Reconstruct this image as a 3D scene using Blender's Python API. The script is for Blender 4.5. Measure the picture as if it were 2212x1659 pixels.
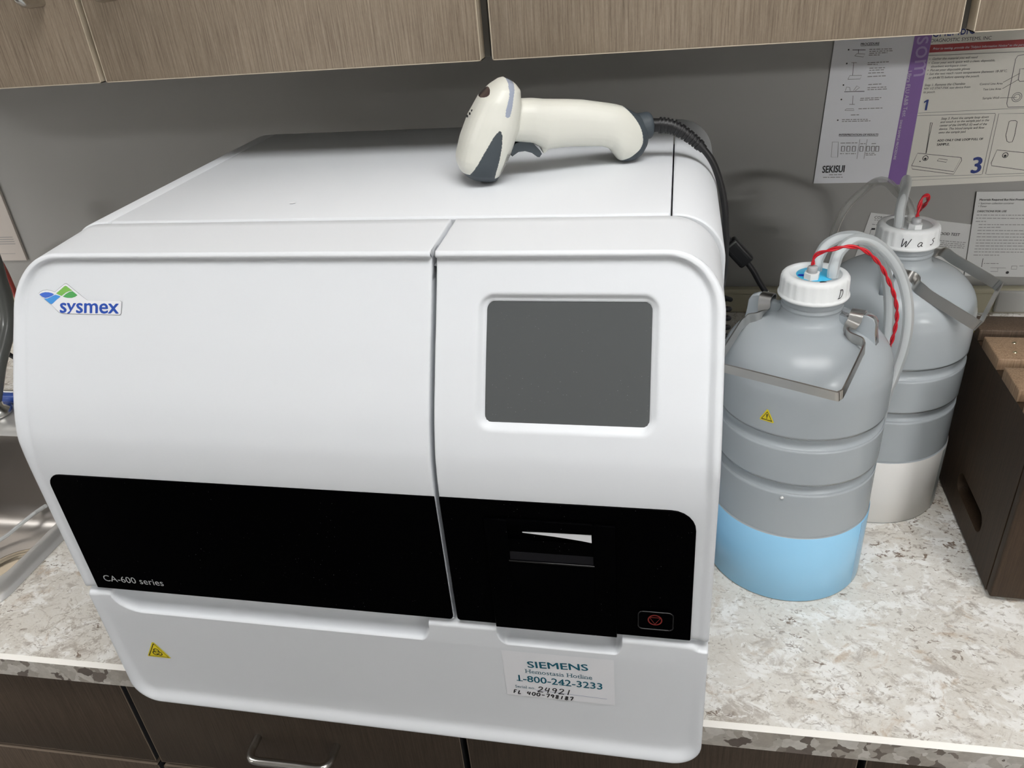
import bpy, bmesh, math, random
import numpy as np
from mathutils import Matrix, Vector

for _o in list(bpy.data.objects):
    bpy.data.objects.remove(_o)
scene = bpy.context.scene
C = scene.collection
random.seed(4)
PI = math.pi

# ------------------------------------------------------------------ camera
# scale: metres; z = 0 is the counter top, the floor lies at z = -0.9
cam_d = bpy.data.cameras.new('camera')
cam = bpy.data.objects.new('camera', cam_d)
C.objects.link(cam)
yaw, pitch, roll = -0.2118, 0.5218, -0.0876
cy_, sy_, cp_, sp_ = math.cos(yaw), math.sin(yaw), math.cos(pitch), math.sin(pitch)
fwd = Vector((sy_*cp_, cy_*cp_, -sp_))
rgt0 = Vector((cy_, -sy_, 0))
up0 = rgt0.cross(fwd)
rgt = math.cos(roll)*rgt0 + math.sin(roll)*up0
upv = -math.sin(roll)*rgt0 + math.cos(roll)*up0
cam.matrix_world = Matrix(((rgt.x, upv.x, -fwd.x, 0.5233),
                           (rgt.y, upv.y, -fwd.y, -0.4574),
                           (rgt.z, upv.z, -fwd.z, 0.6824),
                           (0, 0, 0, 1)))
cam_d.sensor_fit = 'HORIZONTAL'
cam_d.sensor_width = 36.0
cam_d.lens = 36.0*1686.13/2212.0
cam_d.clip_start = 0.02
scene.camera = cam

# ------------------------------------------------------------------ world and exposure
scene.view_settings.view_transform = 'Standard'
scene.view_settings.look = 'None'
scene.view_settings.gamma = 1.0
scene.view_settings.use_curve_mapping = False
scene.view_settings.exposure = 0.0
world = bpy.data.worlds.new('world')
scene.world = world
world.use_nodes = True
world.node_tree.nodes['Background'].inputs[0].default_value = (0.9, 0.95, 1.0, 1)
world.node_tree.nodes['Background'].inputs[1].default_value = 0.02
LAMP_NEAR = 10.4       # emission of the ceiling panels over the aisle
LAMP_FAR = 96.0       # emission of the brighter panels further back in the room
LAMP_FAR_RIGHT = 210.0
LAMP_RIGHT = 9.0

# ------------------------------------------------------------------ materials
def new_mat(name):
    m = bpy.data.materials.new(name)
    m.use_nodes = True
    nt = m.node_tree
    return m, nt, nt.nodes['Principled BSDF']

def pm(name, col, rough=0.5, metal=0.0, spec=0.5, coat=0.0, bump=0.0, bscale=400.0, var=0.0):
    m, nt, b = new_mat(name)
    b.inputs['Base Color'].default_value = (*col, 1)
    b.inputs['Roughness'].default_value = rough
    b.inputs['Metallic'].default_value = metal
    b.inputs['Specular IOR Level'].default_value = spec
    b.inputs['Coat Weight'].default_value = coat
    tc = nt.nodes.new('ShaderNodeTexCoord')
    nz = nt.nodes.new('ShaderNodeTexNoise')
    nz.inputs['Scale'].default_value = bscale
    nz.inputs['Detail'].default_value = 3
    nt.links.new(tc.outputs['Object'], nz.inputs['Vector'])
    if bump:
        bp = nt.nodes.new('ShaderNodeBump')
        bp.inputs['Strength'].default_value = bump
        bp.inputs['Distance'].default_value = 0.0005
        nt.links.new(nz.outputs['Fac'], bp.inputs['Height'])
        nt.links.new(bp.outputs['Normal'], b.inputs['Normal'])
    if var:
        mx = nt.nodes.new('ShaderNodeMix')
        mx.data_type = 'RGBA'
        mx.inputs[6].default_value = (*[c*(1-var) for c in col], 1)
        mx.inputs[7].default_value = (*[min(1, c*(1+var)) for c in col], 1)
        nt.links.new(nz.outputs['Fac'], mx.inputs[0])
        nt.links.new(mx.outputs[2], b.inputs['Base Color'])
    return m

class NT:
    """tiny node helper"""
    def __init__(s, nt): s.nt = nt
    def n(s, t, **kw):
        nd = s.nt.nodes.new(t)
        for k, v in kw.items():
            if k.startswith('_'): setattr(nd, k[1:], v)
            else: nd.inputs[k.replace('__', ' ')].default_value = v
        return nd
    def l(s, a, b): s.nt.links.new(a, b)
    def ramp(s, fac, stops):
        r = s.nt.nodes.new('ShaderNodeValToRGB')
        el = r.color_ramp.elements
        while len(el) > 1: el.remove(el[-1])
        el[0].position, el[0].color = stops[0][0], (*stops[0][1], 1)
        for p, c in stops[1:]:
            e = el.new(p); e.color = (*c, 1)
        s.l(fac, r.inputs[0])
        return r.outputs[0]
    def mix(s, fac, a, b, mode='MIX'):
        m = s.nt.nodes.new('ShaderNodeMix'); m.data_type = 'RGBA'; m.blend_type = mode
        for k, v in ((0, fac), (6, a), (7, b)):
            if hasattr(v, 'is_output'): s.l(v, m.inputs[k])
            elif k == 0: m.inputs[0].default_value = v
            else: m.inputs[k].default_value = (*v, 1)
        return m.outputs[2]

def grey(v): return (v, v, v)

def wood(name, dark, mid, light, rough=0.55):
    m, nt, b = new_mat(name)
    h = NT(nt)
    tc = h.n('ShaderNodeTexCoord')
    def noise(sc, scale, detail, dist=0.0):
        mp = h.n('ShaderNodeMapping'); mp.inputs['Scale'].default_value = sc
        h.l(tc.outputs['Object'], mp.inputs['Vector'])
        nz = h.n('ShaderNodeTexNoise', Scale=scale, Detail=detail, Distortion=dist)
        nz.inputs['Roughness'].default_value = 0.65
        h.l(mp.outputs['Vector'], nz.inputs['Vector'])
        return nz.outputs['Fac']
    f1 = noise((1, 1, 0.03), 620, 4, 0.2)
    f2 = noise((1, 1, 0.03), 55, 4, 0.5)
    f3 = noise((1, 1, 0.25), 900, 2)
    c1 = h.ramp(f1, [(0.24, dark), (0.5, mid), (0.78, light)])
    c2 = h.ramp(f2, [(0.3, grey(0.44)), (0.7, grey(0.56))])
    c = h.mix(0.45, c1, c2, 'OVERLAY')
    c3 = h.ramp(f3, [(0.35, grey(0.42)), (0.65, grey(0.58))])
    c = h.mix(0.35, c, c3, 'OVERLAY')
    h.l(c, b.inputs['Base Color'])
    b.inputs['Roughness'].default_value = rough
    b.inputs['Specular IOR Level'].default_value = 0.3
    bp = h.n('ShaderNodeBump', Strength=0.25, Distance=0.0004)
    h.l(f1, bp.inputs['Height']); h.l(bp.outputs['Normal'], b.inputs['Normal'])
    return m

def granite(name, edge=False):
    m, nt, b = new_mat(name)
    h = NT(nt)
    tc = h.n('ShaderNodeTexCoord')
    mp = h.n('ShaderNodeMapping')
    mp.inputs['Rotation'].default_value = (0, 0, 0.5)
    mp.inputs['Scale'].default_value = (0.9, 1.1, 1.0)
    h.l(tc.outputs['Object'], mp.inputs['Vector'])
    def noise(scale, detail, dist=0.0, rough=0.6):
        nz = h.n('ShaderNodeTexNoise', Scale=scale, Detail=detail, Distortion=dist, Roughness=rough)
        h.l(mp.outputs['Vector'], nz.inputs['Vector'])
        return nz
    if edge:
        wp = noise(38, 3)
        av = h.n('ShaderNodeVectorMath', _operation='MULTIPLY_ADD')
        h.l(wp.outputs['Color'], av.inputs[0])
        av.inputs[1].default_value = (0.03, 0.03, 0.03)
        h.l(mp.outputs['Vector'], av.inputs[2])
        vo = h.n('ShaderNodeTexVoronoi', Scale=92.0)
        h.l(av.outputs[0], vo.inputs['Vector'])
        sep = h.n('ShaderNodeSeparateColor')
        h.l(vo.outputs['Color'], sep.inputs[0])
        c = h.ramp(sep.outputs[0], [(0.0, (0.11, 0.09, 0.078)), (0.2, (0.165, 0.14, 0.12)), (0.3, (0.34, 0.31, 0.27)), (0.62, (0.41, 0.385, 0.345)), (1.0, (0.54, 0.52, 0.48))])
        f = noise(160, 3).outputs['Fac']
        c = h.mix(0.35, c, h.ramp(f, [(0.35, grey(0.4)), (0.65, grey(0.6))]), 'OVERLAY')
    else:
        # creamy ground with cloudy zones, white clasts, tan stains, hairline veins and dark flecks
        mp2 = h.n('ShaderNodeMapping')
        mp2.inputs['Rotation'].default_value = (0, 0, 0.35)
        mp2.inputs['Scale'].default_value = (0.85, 1.15, 1.0)
        h.l(tc.outputs['Object'], mp2.inputs['Vector'])
        def fac(scale, detail, dist, stops, rough=0.62, vec=None):
            nz = noise(scale, detail, dist, rough)
            if vec is not None: h.l(vec.outputs['Vector'], nz.inputs['Vector'])
            return h.ramp(nz.outputs['Fac'], [(q, grey(v)) for q, v in stops])
        c = h.mix(fac(9, 4, 0.5, [(0.35, 0), (0.65, 1)]), (0.70, 0.665, 0.60), (0.80, 0.775, 0.72))
        c = h.mix(fac(27, 7, 0.6, [(0.50, 0), (0.57, 0.85)]), c, (0.90, 0.89, 0.855))
        c = h.mix(fac(30, 8, 0.8, [(0.54, 0), (0.62, 0.85)], 0.7), c, (0.50, 0.455, 0.40))
        c = h.mix(fac(19, 8, 1.0, [(0.57, 0), (0.66, 0.75)], 0.7), c, (0.53, 0.42, 0.31))
        vein = fac(14, 5, 2.2, [(0.478, 0), (0.5, 1), (0.522, 0)])
        vmask = fac(8, 3, 0.5, [(0.47, 0), (0.60, 0.75)])
        c = h.mix(h.mix(1.0, vein, vmask, 'MULTIPLY'), c, (0.40, 0.345, 0.28))
        wh = fac(60, 5, 1.2, [(0.60, 0), (0.66, 0.7)])
        c = h.mix(wh, c, (0.92, 0.91, 0.88))
        fl = fac(120, 6, 0.7, [(0.565, 0), (0.61, 1)], 0.62, mp2)
        fm = fac(10, 6, 0.8, [(0.45, 0.04), (0.57, 1)])
        c = h.mix(h.mix(1.0, fl, fm, 'MULTIPLY'), c, (0.225, 0.17, 0.13))
        gr = noise(330, 4, 0.3, 0.7).outputs['Fac']
        c = h.mix(0.5, c, h.ramp(gr, [(0.3, grey(0.36)), (0.7, grey(0.64))]), 'OVERLAY')
        fl2 = fac(170, 4, 1.0, [(0.60, 0), (0.65, 0.75)], 0.6, mp2)
        c = h.mix(fl2, c, (0.42, 0.375, 0.32))
    h.l(c, b.inputs['Base Color'])
    b.inputs['Roughness'].default_value = 0.38
    b.inputs['Specular IOR Level'].default_value = 0.35
    return m

def plastic_milky(name, col, trans=0.4, clear=0.12, gloss=0.3, shine=0.35):
    """translucent polyethylene"""
    m = bpy.data.materials.new(name); m.use_nodes = True
    nt = m.node_tree; nt.nodes.clear(); h = NT(nt)
    out = h.n('ShaderNodeOutputMaterial')
    di = h.n('ShaderNodeBsdfDiffuse'); di.inputs[0].default_value = (*col, 1)
    tr = h.n('ShaderNodeBsdfTranslucent'); tr.inputs[0].default_value = (*col, 1)
    tp = h.n('ShaderNodeBsdfTransparent'); tp.inputs[0].default_value = (*[min(1, c*1.15) for c in col], 1)
    gl = h.n('ShaderNodeBsdfGlossy'); gl.inputs['Roughness'].default_value = gloss
    fr = h.n('ShaderNodeFresnel'); fr.inputs[0].default_value = 1.45
    m1 = h.n('ShaderNodeMixShader'); m1.inputs[0].default_value = trans
    h.l(di.outputs[0], m1.inputs[1]); h.l(tr.outputs[0], m1.inputs[2])
    m2 = h.n('ShaderNodeMixShader'); m2.inputs[0].default_value = clear
    h.l(m1.outputs[0], m2.inputs[1]); h.l(tp.outputs[0], m2.inputs[2])
    m3 = h.n('ShaderNodeMixShader')
    fm = h.n('ShaderNodeMath', _operation='MULTIPLY'); h.l(fr.outputs[0], fm.inputs[0]); fm.inputs[1].default_value = shine
    h.l(fm.outputs[0], m3.inputs[0]); h.l(m2.outputs[0], m3.inputs[1]); h.l(gl.outputs[0], m3.inputs[2])
    h.l(m3.outputs[0], out.inputs[0])
    return m

def emit(name, col, s):
    m = bpy.data.materials.new(name); m.use_nodes = True
    nt = m.node_tree; nt.nodes.clear(); h = NT(nt)
    out = h.n('ShaderNodeOutputMaterial'); e = h.n('ShaderNodeEmission')
    e.inputs[0].default_value = (*col, 1); e.inputs[1].default_value = s
    h.l(e.outputs[0], out.inputs[0])
    return m

def dusty(name, col, rough, spec, amount=0.5, scale=260.0):
    """glossy surface with sparse pale dust specks"""
    m, nt, b = new_mat(name); h = NT(nt)
    tc = h.n('ShaderNodeTexCoord')
    vo = h.n('ShaderNodeTexVoronoi', Scale=scale, Randomness=1.0)
    h.l(tc.outputs['Object'], vo.inputs['Vector'])
    spot = h.ramp(vo.outputs['Distance'], [(0.0, grey(0.9)), (0.05, grey(0.45)), (0.10, grey(0))])
    sep = h.n('ShaderNodeSeparateColor'); h.l(vo.outputs['Color'], sep.inputs[0])
    some = h.ramp(sep.outputs[0], [(1-amount*0.35, grey(0)), (1-amount*0.3, grey(1))])
    nz = h.n('ShaderNodeTexNoise', Scale=26.0, Detail=3.0)
    h.l(tc.outputs['Object'], nz.inputs['Vector'])
    zone = h.ramp(nz.outputs['Fac'], [(0.42, grey(0)), (0.62, grey(1))])
    k = h.mix(1.0, h.mix(1.0, spot, some, 'MULTIPLY'), zone, 'MULTIPLY')
    h.l(h.mix(k, col, (0.45, 0.46, 0.47)), b.inputs['Base Color'])
    b.inputs['Roughness'].default_value = rough
    b.inputs['Specular IOR Level'].default_value = spec
    return m

M = {}
M['white'] = pm('white_plastic', (0.73, 0.755, 0.785), 0.42, spec=0.4, bump=0.05, bscale=1800)
M['white_gap'] = pm('seam_plastic', (0.30, 0.31, 0.32), 0.6)
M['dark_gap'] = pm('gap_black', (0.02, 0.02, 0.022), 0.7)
M['black'] = dusty('black_gloss_plastic', (0.0008, 0.0008, 0.0010), 0.10, 0.01, 0.7, 420)
M['black_trim'] = pm('black_trim', (0.004, 0.004, 0.0045), 0.22, spec=0.7)
M['black_slot'] = dusty('black_slot_plastic', (0.004, 0.004, 0.006), 0.25, 0.3, 0.9, 900)
M['screen'] = dusty('lcd_screen', (0.088, 0.094, 0.096), 0.18, 0.35, 1.6, 420)
M['print_grey'] = pm('print_grey', (0.42, 0.43, 0.44), 0.5)
M['red_print'] = pm('red_print', (0.20, 0.018, 0.014), 0.5)
M['label_white'] = pm('label_white', (0.80, 0.81, 0.84), 0.5)
M['outline'] = pm('outline_grey', (0.10, 0.10, 0.11), 0.5)
M['teal'] = pm('teal_ink', (0.0, 0.105, 0.16), 0.5)
M['ink'] = pm('black_ink', (0.012, 0.012, 0.014), 0.5)
M['pink'] = pm('pen_blue', (0.13, 0.16, 0.36), 0.5)
M['logo_blue'] = pm('logo_blue', (0.008, 0.065, 0.40), 0.45)
M['logo_sky'] = pm('logo_sky', (0.05, 0.29, 0.72), 0.45)
M['logo_mid'] = pm('logo_mid', (0.045, 0.14, 0.60), 0.45)
M['logo_green'] = pm('logo_green', (0.19, 0.47, 0.08), 0.45)
M['logo_leaf'] = pm('logo_leaf', (0.07, 0.36, 0.09), 0.45)
M['yellow'] = pm('warning_yellow', (0.80, 0.66, 0.015), 0.45)
M['scanner'] = pm('scanner_ivory', (0.70, 0.70, 0.635), 0.36, spec=0.5, bump=0.03, bscale=1500)
M['scanner_grey'] = pm('scanner_rubber', (0.052, 0.065, 0.076), 0.5, spec=0.4)
M['lens'] = pm('scan_glass', (0.05, 0.03, 0.032), 0.08)
M['light_pipe'] = pm('light_pipe', (0.33, 0.37, 0.46), 0.12, spec=0.8)
M['tag'] = pm('tag_grey', (0.40, 0.40, 0.385), 0.5)
M['cord'] = pm('cord_black', (0.008, 0.008, 0.009), 0.45)
M['wall'] = pm('wall_paint', (0.34, 0.336, 0.32), 0.38, spec=0.5, bump=0.06, bscale=700)
M['room'] = pm('room_paint', (0.36, 0.35, 0.335), 0.7)
M['ceil'] = pm('ceiling_tile', (0.70, 0.70, 0.68), 0.8, bump=0.3, bscale=300)
M['floor'] = pm('floor_vinyl', (0.11, 0.105, 0.10), 0.6, var=0.15, bscale=40)
M['raceway'] = pm('raceway_beige', (0.52, 0.49, 0.36), 0.45)
M['steel'] = pm('brushed_steel', (0.55, 0.54, 0.52), 0.28, metal=1.0, bump=0.08, bscale=900)
M['sink_rim'] = pm('sink_steel_lit', (0.74, 0.73, 0.715), 0.36, metal=0.75, bump=0.04, bscale=600)  # same steel as the bowl, lightened to put the light on the rim
M['sink'] = pm('sink_steel_shaded', (0.40, 0.375, 0.35), 0.33, metal=1.0, bump=0.04, bscale=600)  # same steel as the rim, darkened to put shade into the bowl
M['drain'] = pm('drain_brass', (0.62, 0.54, 0.42), 0.3, metal=1.0)
M['chrome'] = pm('satin_nickel', (0.62, 0.61, 0.58), 0.22, metal=1.0)
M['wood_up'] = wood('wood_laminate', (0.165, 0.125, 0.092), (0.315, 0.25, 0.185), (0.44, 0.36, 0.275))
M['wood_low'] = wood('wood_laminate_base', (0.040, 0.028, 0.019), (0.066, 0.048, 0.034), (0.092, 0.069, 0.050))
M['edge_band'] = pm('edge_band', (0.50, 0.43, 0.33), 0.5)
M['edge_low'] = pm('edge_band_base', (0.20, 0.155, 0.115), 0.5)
M['carcass'] = pm('carcass_grey', (0.13, 0.125, 0.11), 0.6)
M['granite'] = granite('stone_laminate')
M['granite_edge'] = granite('stone_laminate_edge', True)
M['counter_bevel'] = pm('counter_bevel', (0.90, 0.88, 0.83), 0.3)
M['jug'] = plastic_milky('milky_jug', (0.71, 0.765, 0.80), 0.42, 0.12, 0.24, 0.9)
M['cap'] = plastic_milky('milky_cap', (0.95, 0.97, 0.97), 0.15, 0.02, 0.25)
M['tube'] = plastic_milky('clear_tubing', (0.90, 0.94, 0.95), 0.42, 0.30, 0.12)
M['tube_faint'] = plastic_milky('clear_tubing_thin', (0.88, 0.89, 0.87), 0.4, 0.72, 0.12)
M['film'] = plastic_milky('clear_film', (0.80, 0.84, 0.85), 0.3, 0.7, 0.1)
M['band_blue'] = pm('band_blue', (0.315, 0.63, 0.89), 0.3)
M['band_grey'] = pm('band_grey', (0.76, 0.745, 0.715), 0.3)
M['cyan'] = pm('cyan_disc', (0.06, 0.50, 0.80), 0.4)
M['cap_inset'] = pm('cap_inset', (0.55, 0.57, 0.57), 0.45)
M['blue_dot'] = pm('blue_dot', (0.01, 0.03, 0.45), 0.4)
M['red_dot'] = pm('red_dot', (0.62, 0.03, 0.02), 0.4)
M['nut'] = pm('nut_white', (0.80, 0.82, 0.82), 0.35)
M['plug'] = pm('plug_grey', (0.42, 0.43, 0.44), 0.3)
M['red_wire'] = pm('red_wire', (0.62, 0.012, 0.025), 0.3)
M['ferrule'] = pm('ferrule_white', (0.72, 0.73, 0.72), 0.4)
M['crate_dark'] = wood('crate_dark', (0.025, 0.0145, 0.008), (0.043, 0.026, 0.0145), (0.062, 0.039, 0.023), 0.6)
M['crate_light'] = wood('crate_slat', (0.16, 0.095, 0.055), (0.30, 0.20, 0.125), (0.40, 0.28, 0.18), 0.6)
M['crate_mid'] = wood('crate_slat_dark', (0.055, 0.036, 0.024), (0.095, 0.065, 0.044), (0.14, 0.10, 0.07), 0.6)
M['paper'] = pm('paper_white', (0.82, 0.83, 0.87), 0.55)
M['paper_cream'] = pm('paper_cream', (0.80, 0.78, 0.71), 0.5)
M['paper_plain'] = pm('paper_plain', (0.66, 0.665, 0.655), 0.55)
M['paper_tan'] = pm('paper_tan', (0.58, 0.53, 0.485), 0.55)
M['purple'] = pm('purple_ink', (0.245, 0.125, 0.40), 0.5)
M['lilac'] = pm('lilac_ink', (0.42, 0.31, 0.55), 0.5)
M['pale'] = pm('pale_ink', (0.62, 0.58, 0.64), 0.5)
M['navy'] = pm('navy_ink', (0.012, 0.035, 0.21), 0.5)
M['banner'] = pm('banner_red', (0.30, 0.010, 0.013), 0.5)
M['rule'] = pm('rule_grey', (0.20, 0.20, 0.20), 0.5)
M['greek'] = pm('greek_grey', (0.27, 0.27, 0.27), 0.55)
M['hose_grey'] = pm('hose_grey', (0.10, 0.105, 0.10), 0.25)
M['hose_red'] = pm('hose_red', (0.30, 0.04, 0.03), 0.35)
M['hose_blue'] = pm('hose_blue', (0.02, 0.07, 0.33), 0.35)
M['tape'] = plastic_milky('clear_tape', (0.75, 0.75, 0.73), 0.2, 0.85, 0.05)
M['plate'] = pm('plate_grey', (0.50, 0.50, 0.48), 0.3)
M['gold'] = pm('nail_head', (0.75, 0.66, 0.42), 0.25, metal=1.0)
M['lamp_frame'] = pm('lamp_frame', (0.7, 0.7, 0.7), 0.5)

# ------------------------------------------------------------------ building helpers
MW = {}                      # world matrix of every parent

def thing(name, label, cat, loc=(0, 0, 0), rot=0.0, group=None):
    o = bpy.data.objects.new(name, None)
    C.objects.link(o)
    o.empty_display_size = 0.03
    o.location = loc
    o.rotation_euler = (0, 0, rot)
    o['label'] = label
    o['category'] = cat
    if group: o['group'] = group
    MW[o.name] = Matrix.Translation(loc) @ Matrix.Rotation(rot, 4, 'Z')
    return o

class MB:
    """collects shapes and links them as ONE mesh object"""
    def __init__(s, frame=None):
        s.v, s.f, s.mi, s.sm, s.mats = [], [], [], [], []
        s.frame = frame
    def slot(s, mat):
        if mat not in s.mats: s.mats.append(mat)
        return s.mats.index(mat)
    def add(s, vs, fs, mat, smooth=True):
        k = len(s.v); i = s.slot(mat)
        s.v.extend([tuple(map(float, p)) for p in vs])
        for f in fs:
            s.f.append([k+a for a in f]); s.mi.append(i); s.sm.append(smooth)
        return s
    def box(s, x0, x1, y0, y1, z0, z1, mat, bev=0.0, seg=2, M4=None):
        bm = bmesh.new()
        bmesh.ops.create_cube(bm, size=1.0)
        for v in bm.verts:
            v.co = Vector(((x0+x1)/2+v.co.x*(x1-x0), (y0+y1)/2+v.co.y*(y1-y0), (z0+z1)/2+v.co.z*(z1-z0)))
        if bev:
            bmesh.ops.bevel(bm, geom=bm.edges[:], offset=bev, segments=seg, affect='EDGES', profile=0.5)
        if M4: bm.transform(M4)
        s.bm(bm, mat, smooth=False if not bev else True)
        return s
    def bm(s, bm, mat, smooth=True):
        bm.verts.index_update()
        s.add([v.co for v in bm.verts], [[v.index for v in f.verts] for f in bm.faces], mat, smooth)
        bm.free()
        return s
    def grid(s, P, mat, flip=False, smooth=True, wrap=False):
        P = np.asarray(P, float); n, m = P.shape[:2]
        fs = []
        for i in range(n-1):
            for j in range(m if wrap else m-1):
                j2 = (j+1) % m
                f = [i*m+j, i*m+j2, (i+1)*m+j2, (i+1)*m+j]
                fs.append(f[::-1] if flip else f)
        return s.add(P.reshape(-1, 3), fs, mat, smooth)
    def prism(s, poly, d0, d1, mat, axis=1, smooth=False):
        """polygon in the plane normal to axis, extruded from d0 to d1"""
        n = len(poly)
        def P(a, b, d):
            return (a, d, b) if axis == 1 else ((d, a, b) if axis == 0 else (a, b, d))
        vs = [P(a, b, d0) for a, b in poly]+[P(a, b, d1) for a, b in poly]
        fs = [list(range(n)), list(range(2*n-1, n-1, -1))]
        s.add(vs, fs, mat, False)
        s.add(vs, [[i, n+i, n+(i+1) % n, (i+1) % n] for i in range(n)], mat, smooth)
        return s
    def tube(s, path, r, mat, n=12, sub=6, caps=True):
        pts = spline(path, sub) if sub > 1 else np.asarray(path, float)
        k = len(pts)
        rr = np.interp(np.linspace(0, 1, k), np.linspace(0, 1, len(r)), r) if hasattr(r, '__len__') else np.full(k, r)
        T = np.gradient(pts, axis=0); T /= np.linalg.norm(T, axis=1)[:, None]+1e-12
        u = np.cross(T[0], (0.13, 0.31, 0.94)); u /= np.linalg.norm(u)
        rings = []
        for i in range(k):
            u = u-T[i]*(u@T[i]); u /= np.linalg.norm(u); w = np.cross(T[i], u)
            a = np.linspace(0, 2*PI, n, endpoint=False)
            rings.append(pts[i]+rr[i]*(np.cos(a)[:, None]*u+np.sin(a)[:, None]*w))
        s.grid(np.array(rings), mat, wrap=True, flip=True)
        if caps:
            s.add(rings[0], [list(range(n))], mat, False)
            s.add(rings[-1], [list(range(n))[::-1]], mat, False)
        return s
    def lathe(s, prof, cx, cy, mat, n=64, a0=0.0, smooth=True):
        a = np.linspace(0, 2*PI, n, endpoint=False)+a0
        P = [[(cx+r*math.cos(t), cy+r*math.sin(t), z) for t in a] for r, z in prof]
        s.grid(P, mat, wrap=True, smooth=smooth)
        return s
    def disc(s, cx, cy, z, r, mat, n=48, r2=None):
        a = np.linspace(0, 2*PI, n, endpoint=False)
        s.add([(cx+r*math.cos(t), cy+(r2 or r)*math.sin(t), z) for t in a], [list(range(n))], mat, False)
        return s
    def ribbon(s, path, wv, w, t, mat):
        """flat metal strip: path points, width directions, width and thickness"""
        p = np.asarray(path, float); wv = np.asarray(wv, float)
        T = np.gradient(p, axis=0); T /= np.linalg.norm(T, axis=1)[:, None]
        R = []
        for i in range(len(p)):
            a = wv[i]-T[i]*(wv[i]@T[i]); a /= np.linalg.norm(a); b = np.cross(T[i], a)
            R.append([p[i]+a*w/2*x+b*t/2*y for x, y in ((1, 1), (-1, 1), (-1, -1), (1, -1))])
        R = np.array(R)
        for q in range(4):
            s.grid(np.stack([R[:, q], R[:, (q+1) % 4]], 1), mat, smooth=True)
        s.add(R[0], [[0, 1, 2, 3]], mat, False); s.add(R[-1], [[3, 2, 1, 0]], mat, False)
        return s
    def build(s, name, parent=None, fix_normals=False, label=None):
        me = bpy.data.meshes.new(name)
        Fm = s.frame or Matrix.Identity(4)
        V = [Fm @ Vector(p) for p in s.v]
        loc = Vector((0, 0, 0))
        if parent is not None:
            inv = MW[parent.name].inverted()
            V = [inv @ p for p in V]
        else:
            xs = [p.x for p in V]; ys = [p.y for p in V]; zs = [p.z for p in V]
            loc = Vector(((min(xs)+max(xs))/2, (min(ys)+max(ys))/2, min(zs)))
            V = [p-loc for p in V]
        me.from_pydata([tuple(p) for p in V], [], s.f)
        for m in s.mats: me.materials.append(m)
        me.polygons.foreach_set('material_index', s.mi)
        me.polygons.foreach_set('use_smooth', s.sm)
        me.update()
        if fix_normals:
            bm = bmesh.new(); bm.from_mesh(me)
            bmesh.ops.remove_doubles(bm, verts=bm.verts, dist=1e-6)
            bmesh.ops.recalc_face_normals(bm, faces=bm.faces)
            bm.to_mesh(me); bm.free()
        o = bpy.data.objects.new(name, me)
        C.objects.link(o)
        if parent is not None:
            o.parent = parent
            MW[o.name] = MW[parent.name]
        else:
            o.location = loc
            MW[o.name] = Matrix.Translation(loc)
        if label: o['label'] = label
        return o

def tag(o, label, cat, group=None):
    o['label'] = label; o['category'] = cat
    if group: o['group'] = group
    return o

def struct(o):
    o['kind'] = 'structure'
    return o

def spline(P, sub=8):
    P = np.asarray(P, float)
    if len(P) < 3: return np.array([P[0]+(P[-1]-P[0])*t for t in np.linspace(0, 1, 2)])
    Q = np.vstack([2*P[0]-P[1], P, 2*P[-1]-P[-2]]); out = []
    for i in range(1, len(Q)-2):
        a, b, c_, d = Q[i-1:i+3]
        for t in np.linspace(0, 1, sub, endpoint=False):
            out.append(0.5*((2*b)+(-a+c_)*t+(2*a-5*b+4*c_-d)*t*t+(-a+3*b-3*c_+d)*t**3))
    out.append(P[-1])
    return np.array(out)

def rrect(x0, x1, z0, z1, r, n=6):
    """rounded rectangle outline; r is one radius or (bl, br, tr, tl)"""
    if not hasattr(r, '__len__'): r = (r,)*4
    pts = []
    for (cx, cz, a0, q) in ((x0+r[0], z0+r[0], 180, r[0]), (x1-r[1], z0+r[1], 270, r[1]),
                            (x1-r[2], z1-r[2], 0, r[2]), (x0+r[3], z1-r[3], 90, r[3])):
        if q <= 1e-6: pts.append((cx, cz)); continue
        for i in range(n+1):
            a = math.radians(a0+90*i/n)
            pts.append((cx+q*math.cos(a), cz+q*math.sin(a)))
    return pts

_tx = {}
def glyphs(txt, bold=0.0, shear=0.0):
    k = (txt, bold, shear)
    if k not in _tx:
        cu = bpy.data.curves.new('t', 'FONT')
        cu.body = txt; cu.size = 1.0; cu.offset = bold; cu.shear = shear
        cu.resolution_u = 3
        ob = bpy.data.objects.new('t', cu)
        me = bpy.data.meshes.new_from_object(ob)
        vs = np.array([v.co[:2] for v in me.vertices]) if len(me.vertices) else np.zeros((0, 2))
        fs = [list(p.vertices) for p in me.polygons]
        bpy.data.objects.remove(ob); bpy.data.curves.remove(cu); bpy.data.meshes.remove(me)
        _tx[k] = (vs, fs)
    return _tx[k]

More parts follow.
